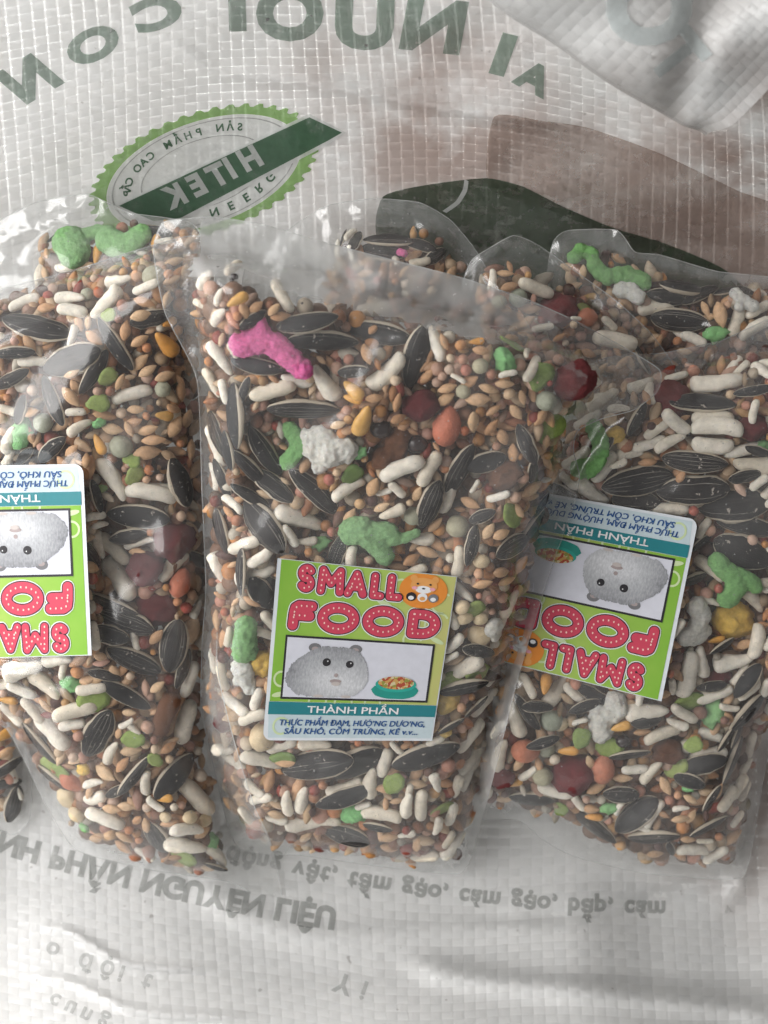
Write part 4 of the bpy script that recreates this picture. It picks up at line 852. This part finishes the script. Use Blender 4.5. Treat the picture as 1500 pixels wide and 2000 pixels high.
def mass(key):
    b = BAGS[key]; a = np.array(b.inner); x0, y0 = np.maximum(a.min(0), (-70, 380)); x1, y1 = np.minimum(a.max(0), (1570, 1750)); VV, CC, FF = [], [], []; n = 0
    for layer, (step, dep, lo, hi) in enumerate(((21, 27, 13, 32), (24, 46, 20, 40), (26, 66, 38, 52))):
        X, Y = np.meshgrid(np.arange(x0, x1, step), np.arange(y0, y1, step * .9)); P = np.stack([X.ravel(), Y.ravel()], 1) + np.random.uniform(-.45, .45, (X.size, 2)) * step
        sd = sd_of(b, P[:, 0], P[:, 1]); P = P[sd > ((8, 14, 22) if key in 'ABC' else (8, 16, 46))[layer]]
        if key == 'A': P = P[P[:, 1] > 562 + np.maximum(0, P[:, 0] - 420) * .205]
        keep = np.ones(len(P), bool)
        for it in b.items:
            if it['th'] < 9: continue
            q = it['seg']; m = np.abs(P - (it['x'], it['y'])).max(1) < 110
            if m.any(): keep[m] &= seg_d(P[m], q[:2], q[2:4]) > q[4] * (.98, .6, -1)[layer]
        P = P[keep]
        z, sd = zf(b, P[:, 0], P[:, 1], False)
        for (x, y), zz in zip(P, z):
            f = px2m(zz); L = random.uniform(lo, hi)
            el = random.random() < .45 and layer < 2
            sc_ = np.array([L * 1.65, L * .74, L * .66]) if el else np.array([L, L * .95, L * .88])
            c = PAL[random.randrange(len(PAL))] * random.uniform(.4, .95)  # colours dimmed so the shade between the pieces is in the grains
            if layer == 2: c = np.array((.16, .085, .05)) * random.uniform(.6, 1.3)  # deepest grains painted dark, standing in for shade down in the crevices
            th = random.uniform(0, 3.14); ct, st_ = math.cos(th), math.sin(th); ph = random.uniform(-.4, .4)
            W = IV * sc_
            if el: W = W * np.stack([np.ones(len(IV)), 1 - .5 * (2 * IV[:, 0]) ** 2, 1 - .5 * (2 * IV[:, 0]) ** 2], 1); c = TANS[random.randrange(len(TANS))] * random.uniform(.6, 1.1) if layer < 2 and random.random() < .55 else c
            W = np.stack([W[:, 0] * ct - W[:, 1] * st_, W[:, 0] * st_ + W[:, 1] * ct, W[:, 2] + W[:, 0] * ph * .4], 1) * f
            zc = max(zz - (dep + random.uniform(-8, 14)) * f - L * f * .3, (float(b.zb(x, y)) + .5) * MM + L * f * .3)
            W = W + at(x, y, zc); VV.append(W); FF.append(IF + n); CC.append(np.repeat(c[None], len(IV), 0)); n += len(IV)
    V = np.concatenate(VV); F = np.concatenate(FF); C = np.concatenate(CC)
    me = bpy.data.meshes.new('loose_grain'); me.vertices.add(len(V)); me.vertices.foreach_set('co', V.ravel()); me.loops.add(F.size); me.loops.foreach_set('vertex_index', F.ravel())
    me.polygons.add(len(F)); me.polygons.foreach_set('loop_start', np.arange(0, F.size, 3)); me.polygons.foreach_set('use_smooth', [True] * len(F))
    ca = me.color_attributes.new('Col', 'FLOAT_COLOR', 'POINT'); ca.data.foreach_set('color', np.concatenate([C, np.ones((len(C), 1))], 1).astype(np.float32).ravel()); me.update(); me.validate()
    tag(obj('loose_grain', me, M_FILL), f'mass of small mixed millet and grain filling the {b.words}', 'grain', kind='stuff')
for key in BAGS: mass(key)

# ---- labels of the pieces: kind, nearest landmark in its bag, place in the row
MARKS = {
 'A': [('beside the pink puff', 530, 680), ('beside the white popcorn puff', 630, 885), ('beside the red-skinned peanut', 873, 832), ('beside the large green puff', 728, 1050), ('by the left seam', 440, 1000), ('at the right corner kibble', 1110, 760), ('by the top crease', 760, 640), ('by the right seam', 990, 1010), ('beside the pale green puff', 482, 1252), ('right of the sticker', 930, 1270), ('just under the sticker', 680, 1500), ('at the bottom left corner', 530, 1590), ('at the bottom right corner', 850, 1600), ('along the bottom middle', 690, 1610)],
 'B': [('under the top edge', 170, 580), ('at the left frame edge', 30, 720), ('above the sticker', 120, 850), ('beside the grey-green pea', 236, 872), ('by the upper right seam', 320, 700), ('beside the three red kibbles', 310, 1100), ('right of the sticker', 220, 1060), ('by the middle right seam', 330, 1300), ('just under the sticker', 80, 1330), ('by the low green flake', 105, 1500), ('at the bottom right corner', 390, 1640), ('along the bottom edge', 240, 1600), ('in the lower middle', 220, 1450)],
 'C': [('beside the green crescent puff', 1150, 880), ('under the top fold', 1400, 760), ('in the white pellet cluster', 1370, 850), ('above the sticker', 1290, 960), ('at the right frame edge', 1460, 980), ('beside the forked green puff', 1420, 1120), ('beside the yellow puff', 1428, 1220), ('right of the sticker', 1360, 1300), ('just under the sticker', 1230, 1410), ('beside the low red kibble', 1120, 1510), ('next to the centre bag', 1020, 1440), ('at the bottom right corner', 1410, 1600), ('along the bottom edge', 1250, 1630), ('in the lower middle', 1300, 1490)]}
ORD = ['leftmost', 'second from left', 'third from left', 'fourth from left', 'fifth from left', 'sixth from left', 'seventh from left', 'eighth from left', 'ninth from left', 'tenth from left', 'eleventh from left', 'twelfth from left']
def zone(it):
    b = it['b']; ms = MARKS.get(b.key)
    if not ms: return 'in the ' + b.words
    return min(ms, key=lambda m: math.hypot(m[1] - it['x'], m[2] - it['y']))[0] + f', {b.words}'
grp = {}
for it in ALL: grp.setdefault((it['desc'], zone(it)), []).append(it)
for (d, z_), its in grp.items():
    if len(its) > len(ORD):
        my = float(np.median([i['y'] for i in its]))
        for i in its: i['row'] = ', upper row' if i['y'] <= my else ', lower row'
    rows = {}
    for i in sorted(its, key=lambda i: i['x']): rows.setdefault(i.get('row', ''), []).append(i)
    for rw in rows.values():
        for n_, i in enumerate(rw): i['ord'] = (n_, len(rw))
    cat = its[0]['cat']; kn = its[0]['o'].name.split('.')[0].replace('_', ' ')
    for i, it in enumerate(its):
        lab = f'{d} {z_}'
        if len(its) > 1 and it['ord'][1] <= len(ORD): lab = f"{d} {z_}{it.get('row', '')}, {ORD[it['ord'][0]]}"
        tag(it['o'], lab, cat, f"{kn}s in the {it['b'].words}" if len(its) > 1 else None)

# ------------------------------------------------------------------ stickers
def paper(name, col, var=.05, spec=.25):
    return m_plain(name, tuple(x * .92 + .01 for x in col), .38, var + .05, 420, spec + .1)
def m_green_panel():
    t = NT('sticker_green'); uv = t.n('ShaderNodeUVMap').outputs[0]; sp = t.n('ShaderNodeSeparateXYZ', i_0=uv)
    n = t.noise(uv, 7, 3); f = t.math('ADD', sp.outputs[0], t.math('MULTIPLY_ADD', n, .5, -.25))
    c = t.ramp(f, [(.0, (.20, .40, .05)), (.45, (.29, .46, .085)), (.8, (.40, .47, .14)), (1, (.46, .46, .17))])
    return t.done(principled(t, c, .5, None, .25))
def m_fur():
    t = NT('sticker_hamster_fur'); uv = t.n('ShaderNodeUVMap').outputs[0]; mp = t.n('ShaderNodeMapping', i_Vector=uv, i_Scale=(60, 24, 1)).outputs[0]
    n = t.noise(mp, 1.6, 4, .7); n2 = t.noise(uv, 6, 2)
    d = t.n('ShaderNodeVectorMath', operation='DISTANCE', i_0=t.n('ShaderNodeMapping', i_Vector=uv, i_Scale=(1, 1.6, 1)).outputs[0], i_1=(.41, 1.06, 0)).outputs['Value']
    f = t.math('ADD', t.math('MULTIPLY', n, .62), t.math('ADD', t.math('MULTIPLY', n2, .3), t.math('MULTIPLY_ADD', d, -1.6, .28)))
    c = t.ramp(f, [(.12, (.17, .175, .19)), (.48, (.40, .41, .43)), (.78, (.66, .67, .69))])
    return t.done(principled(t, c, .55, None, .2))
def m_food():
    t = NT('sticker_bowl_food'); uv = t.n('ShaderNodeUVMap').outputs[0]
    v = t.n('ShaderNodeTexVoronoi', i_Vector=uv, i_Scale=60.0).outputs['Color']; s = t.n('ShaderNodeSeparateXYZ', i_0=v).outputs[0]
    c = t.ramp(s, [(0, (.35, .07, .04)), (.3, (.5, .3, .1)), (.55, (.55, .48, .3)), (.8, (.25, .25, .06)), (1, (.4, .12, .06))], 'CONSTANT')
    return t.done(principled(t, c, .5, None, .2))
L_PAPER = paper('sticker_paper', (.66, .70, .74)); L_GREEN = m_green_panel(); L_TEAL = paper('sticker_teal', (.012, .19, .22)); L_WHITE = paper('sticker_white', (.78, .79, .80)); L_BLACK = paper('sticker_black', (.02, .018, .022))
L_RED = paper('sticker_red', (.56, .055, .10)); L_SKY = paper('sticker_pale_blue', (.50, .60, .64)); L_BLUE = paper('sticker_blue_ink', (.015, .085, .27)); L_ORANGE = paper('sticker_orange', (.72, .25, .035)); L_FUR = m_fur(); L_FURD = paper('sticker_dark_fur', (.17, .17, .18), .2)
L_PHOTO = paper('sticker_photo_ground', (.62, .63, .70), .06); L_BOWL = paper('sticker_bowl', (.012, .27, .22), .1); L_BOWL2 = paper('sticker_bowl_rim', (.02, .36, .29), .1); L_FOOD = m_food(); L_PINK = paper('sticker_nose', (.36, .30, .295), .15); L_CHIN = paper('sticker_chin', (.50, .45, .43), .1); L_CHEEK = paper('sticker_cheek', (.75, .35, .42)); L_TAN = paper('sticker_tan', (.72, .34, .10)); L_DOT = paper('sticker_dots', (.85, .62, .55)); L_SCROLL = paper('sticker_scroll', (.55, .66, .38))
def caps(p, q, r, n=7):
    a = math.atan2(q[1] - p[1], q[0] - p[0]); out = []
    for c, s in ((q, -1), (p, 1)):
        for i in range(n + 1):
            t = a + (-math.pi / 2 + math.pi * i / n if s == -1 else math.pi / 2 + math.pi * i / n); out.append((c[0] + r * math.cos(t), c[1] + r * math.sin(t)))
    return out
def oval(cx, cy, rx, ry, n=28, a=0): 
    return [(cx + rx*math.cos(6.28319*i/n)*math.cos(a) - ry*math.sin(6.28319*i/n)*math.sin(a), cy + rx*math.cos(6.28319*i/n)*math.sin(a) + ry*math.sin(6.28319*i/n)*math.cos(a)) for i in range(n)]
def arc(cx, cy, rx, ry, a0, a1, n=14): return [(cx + rx * math.cos(R(a0 + (a1-a0)*i/n)), cy - ry * math.sin(R(a0 + (a1-a0)*i/n))) for i in range(n + 1)]
# letter strokes in a unit box (x right, y down)
STROKES = {'S': [arc(.5, .27, .44, .25, 30, 255)[:] + arc(.5, .74, .44, .25, 85, -150)], 'M': [[(.08, 1), (.12, 0), (.5, .62), (.88, 0), (.92, 1)]], 'A': [[(0, 1), (.5, 0), (1, 1)], [(.22, .66), (.78, .66)]],
           'L': [[(.05, 0), (.05, 1), (1, 1)]], 'F': [[(1, .02), (.3, .02), (.1, .14), (.05, .4), (.02, 1)], [(.06, .5), (.9, .5)]], 'O': [arc(.5, .5, .5, .5, 0, 360, 26)], 'D': [[(.05, 0), (.05, 1), (.45, 1)] + arc(.45, .5, .55, .5, -90, 90, 12) + [(.05, 0)]]}
def sticker(b, tilt_corner=None):
    TL, TR, BR, BL = [np.array(c, float) for c in b.lab]
    def mp(V): u, v = V[:, :1], V[:, 1:2]; return TL*(1-u)*(1-v) + TR*u*(1-v) + BR*u*v + BL*(1-u)*v
    root = [None]
    def add(name, polys, mat, lvl, step=.12, raw=None):
        V, F = raw if raw is not None else cdt(polys)
        V, F = sliced(V, F, step); P = mp(V)
        z = z_plane(b.pl, P[:, 0], P[:, 1]) + (.5 + .06 * lvl) * MM
        if b.key == 'B': z = z + .0
        V3 = at(P[:, 0], P[:, 1], z); me = mesh(name, V3, up_faces(V3, F), True, V)
        return obj(name, me, mat, root[0] or b.root)
    rc = [(0, 0), (1, 0), (1, 1)] + [(.05 + .05*math.cos(R(a)), .95 + .05*math.sin(R(a))) for a in range(90, 181, 15)]
    card = add('sticker', [rc], L_PAPER, 0); root[0] = card
    card['label'] = 'square paper sticker with a hamster and the words SMALL FOOD'
    # a little paper thickness: turned-down edge
    add('green_panel', [[(.022, .004), (.996, .004), (.992, .784), (.022, .784)]], L_GREEN, 1)
    add('pale_panel', [[(.022, .856), (.992, .856), (.99, .985), (.03, .985)]], L_SKY, 1)
    add('teal_band', [[(.018, .786), (.994, .786), (.994, .856), (.018, .856)]], L_TEAL, 2)
    # pale scrolls of the background print
    for k, (cx, cy, r, a0, a1) in enumerate([(.078, .66, .04, 80, 280), (.80, .40, .05, 0, 300), (.93, .30, .07, 40, 260), (.70, .10, .05, 20, 300), (.30, .78, .05, 0, 180), (.45, .785, .05, 0, 180), (.62, .785, .045, 0, 180), (.94, .17, .06, 60, 280), (.10, .92, .045, 0, 300)]):
        pts = [(min(max(p[0], .035), .98), min(max(p[1], .012), .975)) for p in arc(cx, cy, r, r, a0, a1, 12)]; pts = [p for i, p in enumerate(pts) if i == 0 or math.hypot(p[0] - pts[i-1][0], p[1] - pts[i-1][1]) > .004]; add('printed_scroll', [caps(pts[i], pts[i+1], .006, 4) for i in range(len(pts)-1)], L_SCROLL, 2, .3)
    for cx, cy, a in ((.62, .20, .3), (.94, .395, .4), (.075, .745, -.2)): add('printed_leaf', [oval(cx, cy, .045, .014, 14, a)], L_SCROLL, 2.3, .3)
    # title letters
    boxes = [('S', .140, .036, .060, .116, .021), ('M', .245, .039, .127, .117, .021), ('A', .406, .045, .086, .112, .021), ('L', .548, .046, .042, .111, .021), ('L', .640, .045, .052, .112, .021),
             ('F', .114, .247, .103, .112, .028), ('O', .281, .245, .178, .120, .028), ('O', .536, .243, .176, .122, .028), ('D', .785, .246, .133, .114, .028)]
    for ch, x, y, w_, h_, r in boxes:
        st = [[(x + w_ * p[0], y + h_ * p[1]) for p in s] for s in STROKES[ch]]
        parts = []
        for rr, lvl in ((r + .0105, 3), (r + .0055, 4), (r, 5)):
            V, F = cdt([caps(s[i], s[i+1], rr) for s in st for i in range(len(s)-1)])
            C = np.array([V[f].mean(0) for f in F]); dd = np.min([line_d(C, s) for s in st], axis=0)     # keep the counters open
            parts.append(((V, [f for f, d in zip(F, dd) if d < rr]), lvl))
        dots = []
        for s in st:
            q, acc = [s[0]], 0.0
            for i in range(len(s) - 1):
                d = math.dist(s[i], s[i+1]); c_ = .030 - acc
                while c_ <= d: q.append((s[i][0] + (s[i+1][0]-s[i][0]) * c_ / d, s[i][1] + (s[i+1][1]-s[i][1]) * c_ / d)); c_ += .030
                acc = d - (c_ - .030)
            dots += [oval(px_, py_, .0045, .006, 8) for px_, py_ in q]
        parts.append((cdt(dots), 6))
        VV, FF, MI, n = [], [], [], 0
        for mi, ((V, F), lvl) in enumerate(parts):
            P = mp(V); V3 = at(P[:, 0], P[:, 1], z_plane(b.pl, P[:, 0], P[:, 1]) + (.5 + .06 * lvl) * MM)
            VV.append(V3); FF += [[i + n for i in f] for f in up_faces(V3, F)]; MI += [mi] * len(F); n += len(V3)
        me = mesh('title_letter', np.concatenate(VV), FF, True); o = obj('title_letter', me, [L_WHITE, L_BLACK, L_RED, L_DOT], card); me.polygons.foreach_set('material_index', MI)
    # orange emblem with a little round animal face
    oc = [(min(p[0], .992), max(p[1], .006)) for p in oval(.825, .105, .135, .108, 40)]
    add('emblem_disc', [oc], L_ORANGE, 3)
    for ex in (.765, .885): add('emblem_ear', [oval(ex, .035, .020, .020, 14)], L_TAN, 4); 
    add('emblem_head', [oval(.825, .075, .075, .048, 30)], L_TAN, 4.5)
    add('emblem_muzzle', [oval(.825, .098, .045, .022, 20)], L_WHITE, 5)
    for ex in (.79, .86): add('emblem_eye', [oval(ex, .066, .007, .006, 10)], L_BLACK, 6)
    for ex in (.775, .875): add('emblem_cheek', [oval(ex, .092, .016, .010, 12)], L_CHEEK, 6)
    add('emblem_nose', [oval(.825, .092, .010, .005, 10)], L_BLACK, 6)
    for ex, mt in ((.762, L_BLACK), (.825, L_WHITE), (.886, L_FUR)):
        add('emblem_pet', [oval(ex, .145, .028, .026, 18)], mt, 5); add('emblem_pet_face', [oval(ex, .152, .016, .012, 12)], L_WHITE if mt is not L_WHITE else L_TAN, 6)
    # framed photo
    add('photo_border', [[(.082, .415), (.934, .417), (.938, .770), (.082, .770)]], L_BLACK, 3)
    add('photo_ground', [[(.094, .427), (.922, .429), (.926, .758), (.094, .758)]], L_PHOTO, 4)
    body = resample([(.10, .66), (.13, .575), (.20, .52), (.255, .482), (.32, .468), (.40, .468), (.475, .472), (.525, .51), (.565, .575), (.575, .65), (.555, .70), (.50, .742), (.40, .752), (.25, .752), (.16, .735)], .006)
    rf = random.Random(4); body = [(x + rf.uniform(-.0045, .0045), y + rf.uniform(-.0045, .0045)) for x, y in body]
    for ex, ey in ((.255, .478), (.488, .474)): add('hamster_ear', [oval(ex, ey, .036, .026, 18)], L_FURD, 5)
    add('hamster_body', [body], L_FUR, 6)
    for ex in (.30, .46): add('hamster_foot', [oval(ex, .748, .030, .008, 14)], L_CHIN, 7)
    for ex, ey in ((.257, .484), (.486, .480)): add('inner_ear', [oval(ex, ey, .020, .013, 14)], L_PINK, 5.5)
    for ex, ey, r in ((.330, .556, .024), (.463, .562, .022)):
        add('hamster_eye', [oval(ex, ey, r, r * .95, 16)], L_BLACK, 7); add('eye_glint', [oval(ex + .006, ey - .006, .004, .004, 8)], L_WHITE, 8)
    add('hamster_nose', [oval(.392, .628, .012, .012, 12)], L_PINK, 7); add('hamster_mouth', [oval(.392, .662, .034, .012, 18)], L_PINK, 7); add('hamster_chin', [oval(.395, .676, .026, .012, 14)], L_CHIN, 8)
    add('bowl_base', [resample([(.602, .70), (.62, .68), (.73, .672), (.86, .68), (.878, .70), (.855, .735), (.80, .752), (.70, .752), (.63, .735)], .02)], L_BOWL, 5)
    add('bowl_rim', [oval(.742, .668, .118, .046, 30)], L_BOWL2, 6); add('bowl_food', [oval(.742, .658, .104, .038, 30)], L_FOOD, 7)
    # small print
    def text(body_, u0, u1, v0, v1, mat, lvl, bold, shear=0, wide=1):
        V, F = glyph2d(body_, bold); V = V.copy(); V[:, 0] += shear * V[:, 1]; lo, hi = V.min(0), V.max(0); H = glyph2d('H', bold)[0]
        W = np.stack([u0 + (V[:, 0] - lo[0]) / (hi[0] - lo[0]) * (u1 - u0), v1 - (V[:, 1] - H[:, 1].min()) / (H[:, 1].max() - H[:, 1].min()) * (v1 - v0)], 1)
        add('printed_text', None, mat, lvl, .2, (W, F)); add('printed_text', None, mat, lvl + .4, .2, (W + np.array([.0026, 0]), F)); add('printed_text', None, mat, lvl + .8, .2, (W + np.array([.0012, .0016]), F))
    text('THÀNH PHẦN', .245, .775, .806, .843, L_WHITE, 3, 0.0)
    text('THỰC PHẨM ĐẠM, HƯÓ’NG DƯO’NG,', .090, .940, .884, .915, L_BLUE, 3, 0.0, .15)
    text('SÂU KHÔ, CỐM TRỨNG, KÊ v.v...', .120, .905, .932, .963, L_BLUE, 3, 0.0, .15)
for k_ in 'ABC': sticker(BAGS[k_])
# dark crumb stuck inside the slack top of the centre bag
b = BAGS['A']
for x, y, s in ((458, 540, 9), (453, 547, 6), (426, 522, 3), (590, 592, 4), (842, 607, 4)):
    zz, sd, n = frame(b, x, y); me = sphere_blob(.5, .4, .2, .5, x, 6, 8); o = obj('food_crumb', me, M_DARK, b.root); f = px2m(zz); o.matrix_world = Matrix.Translation(Vector(at(x, y, zz + .2 * MM))) @ Matrix.Diagonal((s * 1.6 * f, s * 1.6 * f, s * f, 1))
print('pieces', len(ALL), {k: sum(1 for i in ALL if i['k'] == k) for k in KINDS})
